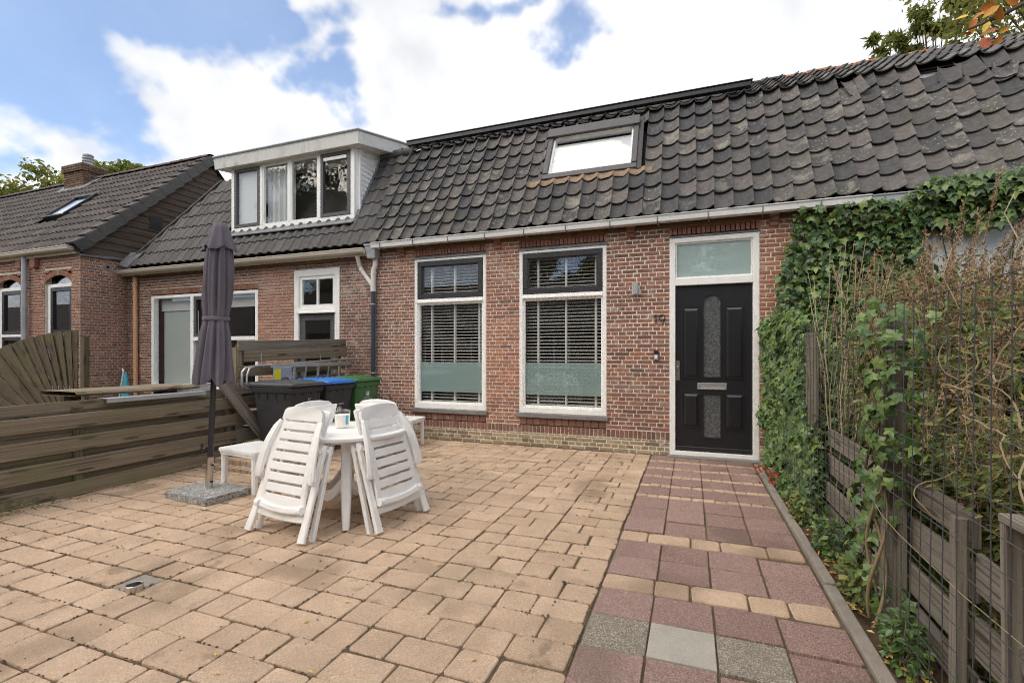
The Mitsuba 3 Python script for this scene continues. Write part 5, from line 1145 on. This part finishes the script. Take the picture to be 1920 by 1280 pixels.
# ------------------------------------------------------------------ parasol
k = thing('parasol', 'closed mauve-grey parasol on a granite foot beside the left fence', 'parasol')
PB = np.array([-4.41, 3.36, 0]); up = np.array([.035, .02, 1.0]); up /= np.linalg.norm(up)
a = math.radians(-5); c_, s_ = math.cos(a), math.sin(a)
pg = sg.box(-.315, -.225, .315, .225).buffer(-.02).buffer(.02)
def rot(v, z): return np.stack([PB[0] + .04 + v[:, 0] * c_ - v[:, 1] * s_, PB[1] - .03 + v[:, 0] * s_ + v[:, 1] * c_, v[:, 2] + z], 1)
fk = put('granite_foot', B().poly(pg, lambda v: rot(v, .006), .058).poly(pg.buffer(-.005), lambda v: rot(v, .0641), .005), 'm_granite', k)
def at(z, r=0): return PB + up * z
b = B(); b.tube([at(.068), at(.37)], .032, 20); put('sleeve', b, 'm_steel', k, 40)
for z in (.14, .30): 
    b = B(); b.tube([at(z) + [.03, -.012, 0], at(z) + [.058, -.022, 0]], .006, 8); b.lathe([[0, -.01], [.013, -.008], [.013, .008], [0, .01]], at(z) + np.array([.064, -.024, 0]), 10); put('knob', b, 'm_black_paint', k, 40)
b = B(); b.tube([at(.371), at(2.60)], .026, 16); put('pole', b, 'm_charcoal', k, 40)
b = B(); b.tube([at(.46) + [-.02, -.03, 0], at(.46) + [-.055, -.04, 0]], .012, 8); b.tube([at(.43) + [-.06, -.042, 0], at(.50) + [-.06, -.042, 0]], .014, 8); put('crank', b, 'm_black_paint', k, 40)
zz = np.array([1.10, 1.13, 1.25, 1.42, 1.58, 1.685, 1.70, 1.735, 1.75, 1.85, 2.0, 2.2, 2.35, 2.48, 2.52]); rr = np.array([.146, .148, .140, .128, .116, .102, .100, .100, .104, .112, .116, .110, .102, .088, .078]); am = np.array([.42, .42, .38, .34, .28, .18, .10, .10, .18, .28, .34, .34, .30, .24, .16])
seg = 160; th = np.arange(seg) * 2 * math.pi / seg; v = []
for z, r, m in zip(zz, rr, am):
    w = np.abs(np.sin(th * 4 + .4 * math.sin(z * 3))) ** .7; w2 = .28 * np.sin(th * 16 + z * 2.0); q = r * (1 + m * (w - .62 + w2)) * (1 + .05 * np.sin(th * 3 + z * 5))
    dz = np.where(z < 1.14, -.055 * (w - .6) + .02 * np.sin(th * 5), 0)
    v.append(np.stack([q * np.cos(th), q * np.sin(th), dz], 1) + at(z))
v = np.vstack(v); f = [[i * seg + j, i * seg + (j + 1) % seg, (i + 1) * seg + (j + 1) % seg, (i + 1) * seg + j] for i in range(len(zz) - 1) for j in range(seg)]
cn = put('canopy', B().add(v, f), 'm_fabric', k, True)
v = []
for z, r, m in ((2.40, .128, .34), (2.42, .130, .30), (2.47, .112, .22), (2.54, .092, .14), (2.60, .078, .08), (2.645, .056, .05), (2.655, .03, 0), (2.656, .001, 0)):
    w = np.abs(np.sin(th * 2 + .6)); q = r * (1 + m * (w - .5) + m * .35 * np.sin(th * 9)); dz = np.where(z < 2.43, -.05 * (w - .5), 0); v.append(np.stack([q * np.cos(th), q * np.sin(th), dz], 1) + at(z))
f = [[i * seg + j, i * seg + (j + 1) % seg, (i + 1) * seg + (j + 1) % seg, (i + 1) * seg + j] for i in range(7) for j in range(seg)]; put('vent_flap', B().add(np.vstack(v), f), 'm_fabric', cn, True)
v = []
for z, g in ((1.698, .0), (1.702, .006), (1.734, .006), (1.738, 0)):
    q = .1105 + g + .004 * np.sin(th * 7); v.append(np.stack([q * np.cos(th), q * np.sin(th), th * 0], 1) + at(z))
put('strap', B().add(np.vstack(v), [[i * seg + j, i * seg + (j + 1) % seg, (i + 1) * seg + (j + 1) % seg, (i + 1) * seg + j] for i in range(3) for j in range(seg)]), 'm_fabric', cn, True)
b = B()
for i in range(8): t = i * math.pi / 4 + .2; b.tube([at(1.09) + [.10 * math.cos(t), .10 * math.sin(t), 0], at(1.6) + [.06 * math.cos(t), .06 * math.sin(t), 0]], .007, 5)
put('rib_ends', b, 'm_charcoal', k, 40)
# sunken socket in the paving
k = thing('ground_socket', 'open metal socket tube set in mortar in the paving', 'ground socket')
pts = rounded(BED[0] + .002, BED[1] - .002, BED[2] + .002, BED[3] - .002, .015, .004)
put('mortar_bed', B().add(flat_piece(pts, -.004, .006, .05, np.zeros(2)), PAVE_F), 'm_concrete', k)
b = B().lathe([[.044, -.03], [.044, .034], [.041, .036], [.035, .034], [.035, -.03]], (SOCK[0] + .02, SOCK[1] + .02, 0), 24); put('tube', b, 'm_steel', k, 40); b = B().lathe([[0, .004], [.035, .004]], (SOCK[0] + .02, SOCK[1] + .02, 0), 24); put('tube_floor', b, 'm_black_paint', k)
# fallen leaves
b = B()
for i in range(150):
    if i < 100: x, y_ = R.uniform(-5.4, -.6), .9 + 5.6 * R.random() ** 1.3
    elif i < 120: x, y_ = FXL + .06 + abs(R.normal(0, .08)), R.uniform(1.5, 4.5)
    else: x, y_ = R.uniform(.8, .93), R.uniform(1.3, 5.0)
    s = R.uniform(.010, .022); t = R.uniform(0, 6.3); c_, s_ = math.cos(t) * s, math.sin(t) * s; z = .006 if i < 120 else .03
    b.add([[x - c_, y_ - s_, z], [x + s_ * .5, y_ - c_ * .5, z + .004], [x + c_, y_ + s_, z + .002], [x - s_ * .5, y_ + c_ * .5, z + .007]], [[0, 1, 2, 3]], [R.uniform(.2, 1), 0])
kk = put('fallen_leaves', b, 'm_litter'); tag(kk, 'small yellow fallen leaves scattered over the beige paving', 'leaves', kind='stuff')

# ------------------------------------------------------------------ leaves and plants
def frames(nrm, tip, N):
    n = nrm / np.linalg.norm(nrm, axis=1, keepdims=True); t = tip - (tip * n).sum(1, keepdims=True) * n; t /= np.linalg.norm(t, axis=1, keepdims=True) + 1e-9
    return np.cross(t, n), t, n
def scatter(b, tv, tf, pos, nrm, tip, size, tone):
    N = len(pos); x, t, n = frames(nrm, tip, N); size = np.broadcast_to(size, (N,))[:, None, None]
    v = pos[:, None] + size * (tv[None, :, :1] * x[:, None] + tv[None, :, 1:2] * t[:, None] + tv[None, :, 2:3] * n[:, None])
    m = len(tv); f = (tf[None] + (np.arange(N) * m)[:, None, None]).reshape(-1, 3)
    return b.add(v.reshape(-1, 3), f, np.column_stack([np.repeat(np.clip(tone, 0, 1), m), np.repeat(R.random(N), m)]))
IVY = np.array([[0, .28, .05], [0, -.02, -.02], [.34, -.06, -.05], [.30, .22, 0], [.52, .46, -.09], [.22, .56, 0], [0, 1.0, -.14], [-.22, .56, 0], [-.52, .46, -.09], [-.30, .22, 0], [-.34, -.06, -.05]])
IVY_F = np.array([[0, k, k % 10 + 1] for k in range(1, 11)])
LANCE = np.array([[0, 0, 0], [.13, .42, .03], [0, 1, -.10], [-.13, .42, .03]]); LANCE_F = np.array([[0, 1, 2], [0, 2, 3]])
OVAL = np.array([[0, 0, 0], [.27, .3, .05], [.24, .68, .03], [0, 1, -.10], [-.24, .68, .03], [-.27, .3, .05]]); OVAL_F = np.array([[0, 1, 2], [0, 2, 3], [0, 3, 4], [0, 4, 5]])
rn = lambda N, s=1.0: R.normal(0, s, (N, 3))

# ivy over the right part of the house wall
def ivy_mat(N):
    x = R.uniform(.95, 4.9, N * 3); z = R.uniform(.5, 3.32, N * 3)
    nz_ = meshkit.fbm(np.stack([x * 2.3, z * 2.3, x * 0], -1), 3, 8)
    left = 1.17 + .45 * (nz_ - .5) - .12 * np.exp(-((z - 2.25) / .4) ** 2) + np.where(z > 3.1, (z - 3.1) * 1.4 + (.9 if True else 0) * (z > 3.14), 0)
    left = np.where(z > 3.12, np.maximum(left, 1.75 + 1.2 * (nz_ - .4)), left)
    keep = (x > left) & ~((x > 2.45 + .25 * (nz_ - .5)) & (x < 3.55) & (z > 1.4) & (z < 2.83 + .5 * (nz_ - .5)))
    return x[keep][:N], z[keep][:N]
iv = thing('ivy', 'dense dark ivy covering the house wall right of the door and reaching the gutter', 'ivy')
x, z = ivy_mat(7500); N = len(x)
bulge = meshkit.fbm(np.stack([x * 3, z * 3, x * 0 + 2], -1), 3, 4)
y_ = WY - .03 - .36 * bulge * R.random(N) ** .6; y_ = np.where(z > 3.08, np.minimum(y_, 6.57 - .08 * R.random(N)), y_)
light = np.clip(R.normal(.48, .25, N) + (R.random(N) < .07) * .35 + .10 * (z > 2.9), 0, 1)
b = scatter(B(), IVY, IVY_F, np.column_stack([x, y_, z]), np.array([0, -1, .45]) + rn(N, .42), np.array([0, -.15, -1]) + rn(N, .45), R.choice([.055, .075, .10, .125], N) * R.uniform(.7, 1.1, N), light)
put('leaves', b, 'm_ivy', iv, stuff=True)
b = B()
for i in range(26):
    x0 = R.uniform(1.2, 4.6); pts = [[x0, WY - .03, 0]]
    for k in range(9): pts.append([pts[-1][0] + R.normal(0, .09), WY - .04, pts[-1][2] + .33])
    b.tube(pts, np.linspace(.016, .005, 10), 5)
put('stems', b, 'm_bark', iv, stuff=True)
# pale panel in the ivy
k = put('window', frame_boxes(B(), 2.40, 3.62, 1.35, 2.92, .06, WY - .03, WY + .02), 'm_white_dirty', H, label='pale panelled window half hidden by ivy and dry stems'); put('panel', B().box(2.461, 3.559, WY - .015, WY - .011, 1.411, 2.859), 'm_curtain', k)
# ivy hedge beside the door
iv2 = thing('ivy', 'ivy bush growing up the far end of the wire fence beside the front door', 'ivy')
N = 4900; yy = R.uniform(4.40, 6.72, N); zz_ = R.random(N) ** .9; top = 1.84 - .10 * (yy - 6.5) ** 2 + .25 * (meshkit.noise(np.stack([yy * 5, yy * 0, yy * 0], -1), 4) - .5); top = np.where(yy < 4.9, top * np.clip((yy - 4.0) / .9, .3, 1), top)
zz_ = zz_ * top; zz_ = np.where(zz_ > top * .97, zz_ - .1 * R.random(N), zz_); bu = meshkit.fbm(np.stack([yy * 3, zz_ * 3, yy * 0], -1), 3, 14)
xx = .985 - .20 * bu * R.random(N) ** .5 - .06 * np.clip((yy - 5.6), 0, 1); xx = np.where(R.random(N) < .25, xx + R.uniform(0, .3, N), xx)
b = scatter(B(), IVY, IVY_F, np.column_stack([xx, yy, zz_]), np.array([-.8, -.55, .4]) + rn(N, .45), np.array([-.1, -.1, -1]) + rn(N, .5), R.uniform(.045, .10, N), np.clip(R.normal(.60, .24, N) + (R.random(N) < .10) * .3, 0, 1)); put('leaves', b, 'm_ivy', iv2, stuff=True)
b = B()
for i in range(16):
    y0 = R.uniform(4.8, 6.6); pts = [[1.0, y0, 0]]
    for q in range(6): pts.append([1.0 + R.normal(0, .02), pts[-1][1] + R.normal(0, .05), pts[-1][2] + .27])
    b.tube(pts, np.linspace(.012, .004, 7), 5)
put('stems', b, 'm_bark', iv2, stuff=True)

# wire fence
wf = thing('wire_fence', 'dark welded wire mesh fence on timber posts along the garden bed', 'fence')
WX = .885; wob = lambda y, z: WX + .012 * math.sin(y * 2.1 + z * 1.3)
for i in range(46):
    y = 1.02 + i * .1; pts = [[wob(y, z), y + .006 * math.sin(z * 3 + i), z] for z in np.linspace(.02, 1.61 + .008 * math.sin(i), 7)]; put('wire', B().tube(pts, .0021, 5), 'm_wire', wf)
for j in range(17):
    z = .03 + j * .0985; pts = [[wob(y, z) - .004, y, z + .006 * math.sin(y * 3 + j)] for y in np.linspace(1.0, 5.55, 16)]; put('wire', B().tube(pts, .0019, 5), 'm_wire', wf)
for y, h, w in ((4.57, 1.55, .040), (2.93, 1.56, .050)): put('post', B().board([.95, y, -.1], [.945, y, h], [w, 0, 0], [0, w, 0], y, .006, 4, .003), 'm_wood_old', wf)
bd = []
for zc, h in ((.685, .066), (.485, .074), (.265, .072), (.075, .066)): bd.append(([1.035 + R.normal(0, .006), 2.36, zc], [1.035 + R.normal(0, .006), 4.50, zc + R.normal(.04, .012)], h, .012, 'm_wood_old'))
for zc, h in ((.53, .075), (.295, .080), (.07, .066)): bd.append(([1.03, 1.1, zc - .03], [1.03, 2.335, zc], h, .012, 'm_wood_old'))
for zc, h in ((.70, .066), (.49, .072), (.28, .072), (.09, .066)): bd.append(([1.045, 4.66, zc], [1.05, 6.7, zc + .03], h, .012, 'm_wood_green'))
wood_fence('low grey timber board fence behind the wire mesh on the right', bd, [([.975, 2.355, -.1], [.975, 2.355, .735], .023, 'm_wood_old'), ([1.09, 3.4, -.1], [1.09, 3.4, .72], .035, 'm_wood_green'), ([1.1, 5.6, -.1], [1.1, 5.6, .75], .035, 'm_wood_green')], 'm_wood_old')
k = thing('timber_post', 'stubby grey timber post with a top piece at the lower right corner', 'post')
put('upright', B().board([.965, 1.93, -.1], [.965, 1.93, .845], [0, .014, 0], [.055, 0, 0], .3, .004, 4, .002), 'm_wood_old', k); put('upright', B().board([1.10, 1.80, -.1], [1.10, 1.80, .84], [0, .11, 0], [.014, 0, 0], .3, .004, 4, .002), 'm_wood_old', k)
put('cap', B().board([.985, 1.945, .86], [.985, 1.55, .86], [.08, 0, 0], [0, 0, .014], .5, .004), 'm_wood_old', k); put('brace', B().board([.955, 1.91, .42], [.955, 1.6, .66], [0, .03, .04], [.014, 0, 0], .2, .004), 'm_wood_old', k)
# ivy round the thick post
iv3 = thing('ivy', 'yellow-green ivy twining up the thick timber post of the wire fence', 'ivy')
N = 330; zz_ = R.uniform(.12, 1.66, N); an = R.uniform(2.2, 5.6, N); rr_ = R.uniform(.07, .15, N) * (1 + .5 * (zz_ > 1.45)); pos = np.column_stack([.94 + rr_ * np.cos(an), 2.93 + rr_ * np.sin(an) + .12 * np.sin(zz_ * 4), zz_])
b = scatter(B(), IVY, IVY_F, pos, np.column_stack([np.cos(an), np.sin(an), an * 0 + .4]) + rn(N, .4), np.array([0, 0, -1]) + rn(N, .5), R.uniform(.04, .078, N), np.clip(R.normal(.68, .18, N), 0, 1)); put('leaves', b, 'm_ivy', iv3, stuff=True)
b = B()
for p in range(3):
    t = np.linspace(0, 1, 30); b.tube(np.column_stack([.875 + .03 * np.cos(t * 11 + p * 2), 2.90 + .06 * np.sin(t * 9 + p * 2), .02 + t * 1.55]), np.linspace(.009, .004, 30), 6)
put('stem', b, 'm_stalk', iv3, True)

# shrubs with dry flower spikes
def shrub(label, x, y, h, rad, nst, nleaf, lean, leaf_tone, spike=.45, wispy=1.0):
    k = thing('shrub', label, 'shrub', None); b, sd, lv = B(), B(), B(); P, Tn, Sz = [], [], []; LP, LT, LN = [], [], []
    for i in range(nst):
        a = R.uniform(0, 6.28); r = rad * math.sqrt(R.random()); hh = h * R.uniform(.62, 1.20); n = 10; q = np.linspace(0, 1, n)
        ln = np.array([lean[0] + R.normal(0, .12), lean[1] + R.normal(0, .12)]) * hh
        pts = np.column_stack([x + r * .7 * math.cos(a) + (r * .35 * math.cos(a) + ln[0] * q) * q ** .8, y + r * .7 * math.sin(a) + (r * .35 * math.sin(a) + ln[1] * q) * q ** .8, hh * q * (1 - .04 * q)])
        pts[1:, :2] += R.normal(0, .012, (n - 1, 2)); pts[:, 0] = np.maximum(pts[:, 0], np.where(pts[:, 2] < .85, 1.10, .97))
        b.tube(pts, np.linspace(.0055, .0016, n), 4, [R.uniform(.1, .8), 0], False)
        # side twigs and spikes
        for s in range(R.integers(4, 8)):
            f = R.uniform(.30, .88); o = np.array([np.interp(f, q, pts[:, j]) for j in range(3)]); L = hh * R.uniform(.16, .32); d = np.array([lean[0] * 2.2 + R.normal(0, .20), lean[1] + R.normal(0, .20), R.uniform(.8, 1.3)]); d /= np.linalg.norm(d)
            tw = o + d * (L * np.linspace(0, 1, 4))[:, None]; tw[:, 0] = np.maximum(tw[:, 0], np.where(tw[:, 2] < .85, 1.08, .95)); b.tube(tw, [.0020, .0016, .0012, .0008], 3, [R.uniform(.1, .7), 0], False)
            m = int(85 * wispy * L / .4); t = R.random(m); P.append(o + d * (L * (.2 + .8 * t))[:, None] + R.normal(0, .006, (m, 3))); Tn.append(R.uniform(0, 1, m))
        m = int(150 * wispy); t = 1 - spike * R.random(m); P.append(np.column_stack([np.interp(t, q, pts[:, j]) for j in range(3)]) + R.normal(0, .008, (m, 3))); Tn.append(R.uniform(0, 1, m))
        m = int(nleaf * 1.9) // nst; t = R.random(m) ** .75 * .95; sp = .035 + .10 * (1 - t); LP.append(np.column_stack([np.interp(t, q, pts[:, j]) for j in range(3)]) + R.normal(0, 1, (m, 3)) * sp[:, None]); LT.append(np.clip(R.normal(leaf_tone + .05, .26, m), 0, 1))
    P, Tn = np.vstack(P), np.concatenate(Tn); N = len(P); scatter(sd, LANCE * [1.7, 1, 1], LANCE_F, P, rn(N), np.array([lean[0], lean[1], 1.2]) + rn(N, .6), R.uniform(.012, .027, N), Tn)
    LP, LT = np.vstack(LP), np.concatenate(LT); lim = np.where(LP[:, 2] < .80, 1.10, .96); LP[:, 0] = np.where(LP[:, 0] < lim, lim + R.random(len(LP)) * .12, LP[:, 0]); N = len(LP); scatter(lv, LANCE * [1.15, 1, 1], LANCE_F, LP, np.array([-.3, -.4, .8]) + rn(N, .6), np.array([0, 0, .2]) + rn(N, .8), R.uniform(.030, .072, N), LT)
    put('stems', b, 'm_stalk', k, stuff=True); put('flower_spikes', sd, 'm_seed', k, stuff=True); put('leaves', lv, 'm_leaf', k, stuff=True)
    return k
shrub('green and brown shrub with dry spikes behind the thick ivy-clad post', 1.45, 3.05, 1.75, .38, 60, 6500, (.10, .02), .42)
shrub('tall brown-spiked shrub leaning right, at the photo\'s right edge', 1.72, 2.35, 1.80, .42, 62, 6500, (.12, .05), .36, .6)
shrub('reddish dry shrub with the longest leaning flower spikes under the pale window', 2.25, 3.75, 2.15, .50, 85, 6000, (.20, .03), .34, .6, 1.3)
shrub('shrub with thin upright spikes in front of the wall ivy', 1.55, 4.25, 1.95, .36, 48, 4200, (.08, .03), .36, .55)
shrub('leafy low shrub behind the grey boards at the lower right', 1.35, 1.75, 1.15, .30, 40, 4200, (.05, .02), .50, .25)
shrub('broad brown shrub under the gutter at the right edge', 3.0, 4.9, 2.35, .62, 80, 5200, (.15, .0), .30, .6, 1.2)
shrub('loose shrub with green leaves between the two timber posts', 1.35, 3.75, 1.45, .30, 40, 4200, (.03, .02), .55, .3)
shrub('shaded shrub at the foot of the wall ivy', 2.0, 5.6, 1.75, .55, 50, 5200, (.05, -.02), .40, .4)
shrub('brown shrub with short spikes close behind the wire mesh', 1.28, 2.65, 1.55, .26, 46, 5200, (.08, .02), .40, .5)
shrub('dense tall shrub in the middle of the neighbouring garden', 1.95, 3.05, 1.95, .45, 70, 7000, (.14, .02), .38, .55, 1.2)
shrub('dense shrub further back under the ivy-framed panel', 2.7, 4.45, 2.0, .55, 70, 6500, (.14, .02), .36, .55, 1.2)
shrub('spiky shrub between the dead stalks and the thick post', 1.75, 4.95, 1.75, .42, 56, 5500, (.08, .02), .42, .5)
shrub('bushy green undergrowth behind the grey boards', 1.30, 2.25, 1.05, .28, 40, 5200, (.04, .02), .58, .2, .5)
# pale dead stalks
k = thing('dead_stalks', 'bundle of bare pale straw stalks behind the further timber post', 'stalks')
b = B()
for i in range(80):
    x0, y0 = 1.06 + abs(R.normal(0, .16)), 4.75 + R.normal(0, .25); h = R.uniform(.9, 1.9) if i % 4 else R.uniform(1.8, 2.3); d = np.maximum(R.normal(0, .26, 2), [-.09, -.4]) + [.05, 0]; n = 7; q = np.linspace(0, 1, n)
    pts = np.column_stack([x0 + d[0] * q * h + R.normal(0, .022, n).cumsum(), y0 + d[1] * q * h + R.normal(0, .022, n).cumsum(), q * h]); b.tube(pts, np.linspace(.0058, .0016, n), 4, [R.uniform(.6, 1), 0], False)
    if i % 2: 
        o = pts[4]; e = o + np.array([R.normal(0, .12), R.normal(0, .1), .3 * h / 2]); b.tube([o, (o + e) / 2 + R.normal(0, .01, 3), e], [.003, .002, .001], 3, [.9, 0], False)
put('stalks', b, 'm_stalk', k, stuff=True)
k = thing('bare_vine', 'pale twisted bare vine stems woven through the wire mesh', 'vine')
b = B()
for i in range(9):
    p = np.array([.93 + R.normal(0, .03), R.uniform(1.7, 2.2), R.uniform(1.02, 1.38)]); d = np.array([R.normal(0, .2), R.choice([-1, 1]), R.normal(0, .5)]); pts = [p.copy()]
    for q in range(44): d = d + R.normal(0, .20, 3) * [.3, 1, 1]; d[0] -= (p[0] - .92) * 2; d /= np.linalg.norm(d); p = p + d * .014; pts.append(p.copy())
    b.tube(pts, np.linspace(R.uniform(.0025, .0042), .0015, 45), 6, [R.uniform(.0, .4), 0])
for pts in ([[1.5, 3.0, 1.0], [1.45, 3.0, 1.6], [1.5, 3.0, 1.85], [1.42, 3.0, 2.05], [1.46, 3.0, 2.15]], [[1.55, 2.7, 1.1], [1.6, 2.7, 1.75], [1.48, 2.72, 2.0], [1.5, 2.7, 2.10], [1.6, 2.68, 2.16]], [[1.35, 3.3, .9], [1.42, 3.3, 1.5], [1.3, 3.3, 1.8], [1.34, 3.3, 1.95]]): b.tube(pts, [.004, .0035, .003, .0025, .002][:len(pts)], 6, [.95, 0])
b.tube([[.86, 2.98, .62], [.85, 2.90, .66], [.86, 2.78, .60], [.87, 2.62, .57], [.88, 2.40, .55], [.88, 2.1, .54], [.9, 1.8, .53]], [.0013] * 7, 5, [.6, 0])
put('stems', b, 'm_stalk', k, True, stuff=True)
# small plants at the foot of the fence
for i, (x, y, s, n, lab) in enumerate(((.90, 2.10, .17, 60, 'low green weed in the bed nearest the camera'), (.89, 2.62, .20, 70, 'leafy weed beside the foot of the thick post'), (.88, 3.2, .22, 90, 'small bushy weed just beyond the thick post'), (.90, 3.85, .26, 110, 'tallest green weed at the middle of the bed'), (.88, 4.55, .28, 120, 'trailing weed at the foot of the further post'), (.90, 5.3, .26, 110, 'weed at the far end of the bed by the door'), (.905, 1.62, .15, 50, 'tiny sprout at the bottom right edge'))):
    k = thing('weed', lab, 'plant'); N = n * 3; a = R.uniform(0, 6.28, N); r = s * .55 * R.random(N) ** .7; pos = np.column_stack([x + r * np.cos(a) * .6, y + r * np.sin(a) * 1.3, s * R.random(N) * (1 - .5 * r / s) + .01])
    b = scatter(B(), OVAL, OVAL_F, pos, np.array([-.2, -.3, 1]) + rn(N, .5), np.column_stack([np.cos(a), np.sin(a), a * 0 + .2]) + rn(N, .3), R.uniform(.022, .055, N), np.clip(R.normal(.58, .2, N), 0, 1)); put('leaves', b, 'm_ivy' if i % 2 else 'm_leaf', k, stuff=True)
    b = B()
    for q in range(9): b.tube([[x, y, -.01], pos[q * 3]], [.003, .0015], 4, [.4, 0], False)
    put('stems', b, 'm_stalk', k, stuff=True)
k = thing('red_plant', 'small plant with bright red leaves at the foot of the ivy by the doorstep', 'plant')
N = 44; a = R.uniform(0, 6.28, N); r = .12 * R.random(N) ** .6; pos = np.column_stack([.80 + r * np.cos(a), 5.75 + r * np.sin(a) * 1.6, .02 + .14 * R.random(N)]); b = scatter(B(), OVAL, OVAL_F, pos, np.array([-.2, -.4, 1]) + rn(N, .5), np.column_stack([np.cos(a), np.sin(a), a * 0]) + rn(N, .3), R.uniform(.03, .06, N), R.random(N)); put('leaves', b, 'm_leaf_red', k, stuff=True)
b = B().tube([[.84, 5.8, -.01], [.80, 5.75, .1]], .003, 5); put('stem', b, 'm_stalk', k)
b = B(); N = 420; pos = np.column_stack([R.uniform(.81, 1.0, N), R.uniform(.9, 6.6, N), R.uniform(.0, .035, N)]); scatter(b, OVAL, OVAL_F, pos, np.array([0, 0, 1]) + rn(N, .4), rn(N), R.uniform(.02, .05, N), R.random(N) * .7); kk = put('leaf_litter', b, 'm_litter'); tag(kk, 'brown leaf litter on the soil strip between kerb and wire fence', 'leaves', kind='stuff')
k = thing('weed', 'tuft of weeds at the foot of the low fence by the left edge', 'plant'); N = 130; a = R.uniform(0, 6.28, N); pos = np.column_stack([-5.45 + R.normal(0, .06, N), 2.3 + R.normal(0, .16, N), .10 * R.random(N)]); b = scatter(B(), LANCE, LANCE_F, pos, np.array([0, 0, 1]) + rn(N, .6), np.array([.3, 0, .8]) + rn(N, .6), R.uniform(.03, .07, N), R.random(N) * .8); put('leaves', b, 'm_leaf', k, stuff=True); put('stem', B().tube([[-5.45, 2.3, -.01], [-5.44, 2.3, .09]], .003, 5), 'm_stalk', k)

# trees
def tree(label, x, y, h, rad, zc, nl, size, tone, clump=60, tmpl=(OVAL, OVAL_F), mat='m_leaf_tree', sq=1.0, trunk=.22):
    k = thing('tree', label, 'tree'); b = B(); n = 8; q = np.linspace(0, 1, n); ax = np.column_stack([x + R.normal(0, .05 * rad, n) * q, y + R.normal(0, .05 * rad, n) * q, q * h * .93]); tk = put('trunk', b.tube(ax, trunk * (1 - .85 * q), 8), 'm_bark', k, 40)
    P, Nn, Tn = [], [], []; lb = B()
    for c in range(clump):
        u_ = R.normal(0, 1, 3); u_ /= np.linalg.norm(u_); u_ *= R.random() ** .4; ce = np.array([x + u_[0] * rad, y + u_[1] * rad, zc + u_[2] * (h - zc) * sq]); ce[2] = min(ce[2], h)
        f = np.clip(ce[2] / h - .22, .12, .85); o = np.array([np.interp(f, q, ax[:, j]) for j in range(3)]); lb.tube([o, (o + ce) / 2 + [0, 0, -.1 * rad * R.random()], ce], [trunk * .22, trunk * .12, .012], 5, None, False)
        m = nl // clump; rc = rad * R.uniform(.13, .30); d = R.normal(0, 1, (m, 3)); d /= np.linalg.norm(d, axis=1, keepdims=True); P.append(ce + d * (rc * R.random(m) ** .45)[:, None] * [1, 1, .8]); Nn.append(d * .6 + [0, 0, .5]); Tn.append(np.clip(R.normal(tone + R.normal(0, .10), .16, m), 0, 1))
    put('limb', lb, 'm_bark', k, stuff=True)
    P, Nn, Tn = np.vstack(P), np.vstack(Nn), np.concatenate(Tn); N = len(P); bb = scatter(B(), *tmpl, P, Nn + rn(N, .5), np.array([0, 0, -.6]) + rn(N, .8), R.uniform(size * .6, size * 1.25, N), Tn); put('crown', bb, mat, k, stuff=True)
tree('rounded yellow-green tree behind the far left roof, left of the chimney', -34.0, 16.5, 11.6, 3.3, 9.0, 15000, .24, .74)
tree('broad green tree rising behind the left roof at the photo\'s left edge', -39.5, 17.5, 11.8, 3.4, 9.0, 13000, .24, .60)
tree('tree crown showing just right of the brick chimney', -27.4, 16.5, 11.3, 2.9, 8.8, 12000, .24, .64)
tree('large leafy tree behind the roof at the top right corner', 7.6, 13.0, 12.5, 2.95, 9.0, 17000, .16, .72, 80, (LANCE * [1.5, 1, 1], LANCE_F), sq=.9)
tree('small leafy treetop above the orange ridge tiles, leftmost of the three on the right', 4.25, 13.6, 9.0, .55, 8.2, 1700, .16, .72, 18, (LANCE * [1.7, 1, 1], LANCE_F), sq=1.0, trunk=.07)
tree('bushy young tree between the slim tree and the large one above the ridge', 5.25, 13.9, 9.7, .70, 8.8, 1700, .16, .66, 18, (LANCE * [1.7, 1, 1], LANCE_F), sq=1.0, trunk=.07)
for i, (x, y) in enumerate(((-2, -18), (5.5, -18.5), (-9.5, -18.5))):
    tree(('tree behind the house across the yard, mirrored in the dormer panes', 'tree beyond the yard mirrored at the right of the panes', 'tree beyond the yard mirrored at the left of the panes')[i], x, y, 11.5 + i, 4.2, 6.6, 9000, .34, .15)
tree('tall tree beyond the house across the yard, mirrored in the right dormer panes', -27, -17.5, 19.5, 5.2, 12.5, 16000, .34, .15, 90)
# autumn branch close to the camera
k = thing('autumn_branch', 'near branch with large yellow and orange autumn leaves at the top right corner', 'branch')
main = np.array([[1.75, 1.75, 2.70], [1.40, 1.90, 2.66], [1.10, 2.00, 2.535], [.95, 2.03, 2.475], [.865, 2.04, 2.455]]); b = B().tube(main, [.012, .010, .008, .006, .003], 7); b.tube([[1.40, 1.90, 2.66], [1.25, 1.95, 2.70], [1.05, 2.02, 2.67]], [.007, .005, .003], 6); b.tube([[1.1, 2.0, 2.535], [1.04, 2.02, 2.58], [1.0, 2.04, 2.62]], [.005, .004, .003], 6); put('twig', b, 'm_bark', k, 40)
N = 90; t = R.random(N); c_ = np.where((R.random(N) < .62)[:, None], np.column_stack([np.interp(t, np.linspace(0, 1, 5), main[:, j]) for j in range(3)]), np.array([1.40, 1.90, 2.66]) + t[:, None] * np.array([-.36, .12, .02])) + rn(N, .035)
tn = R.random(N)
for i in range(N): put('leaf', scatter(B(), OVAL, OVAL_F, c_[i:i + 1], np.array([[-.4, -.8, .2]]) + rn(1, .6), np.array([[-.2, 0, .5]]) + rn(1, .8), R.uniform(.030, .060), tn[i:i + 1]), 'm_leaf_autumn', k, True)

for k_ in [k_ for k_ in labels if labels[k_].get('label') and len(labels[k_]['label'].split()) > 16]: raise ValueError(labels[k_]['label'])
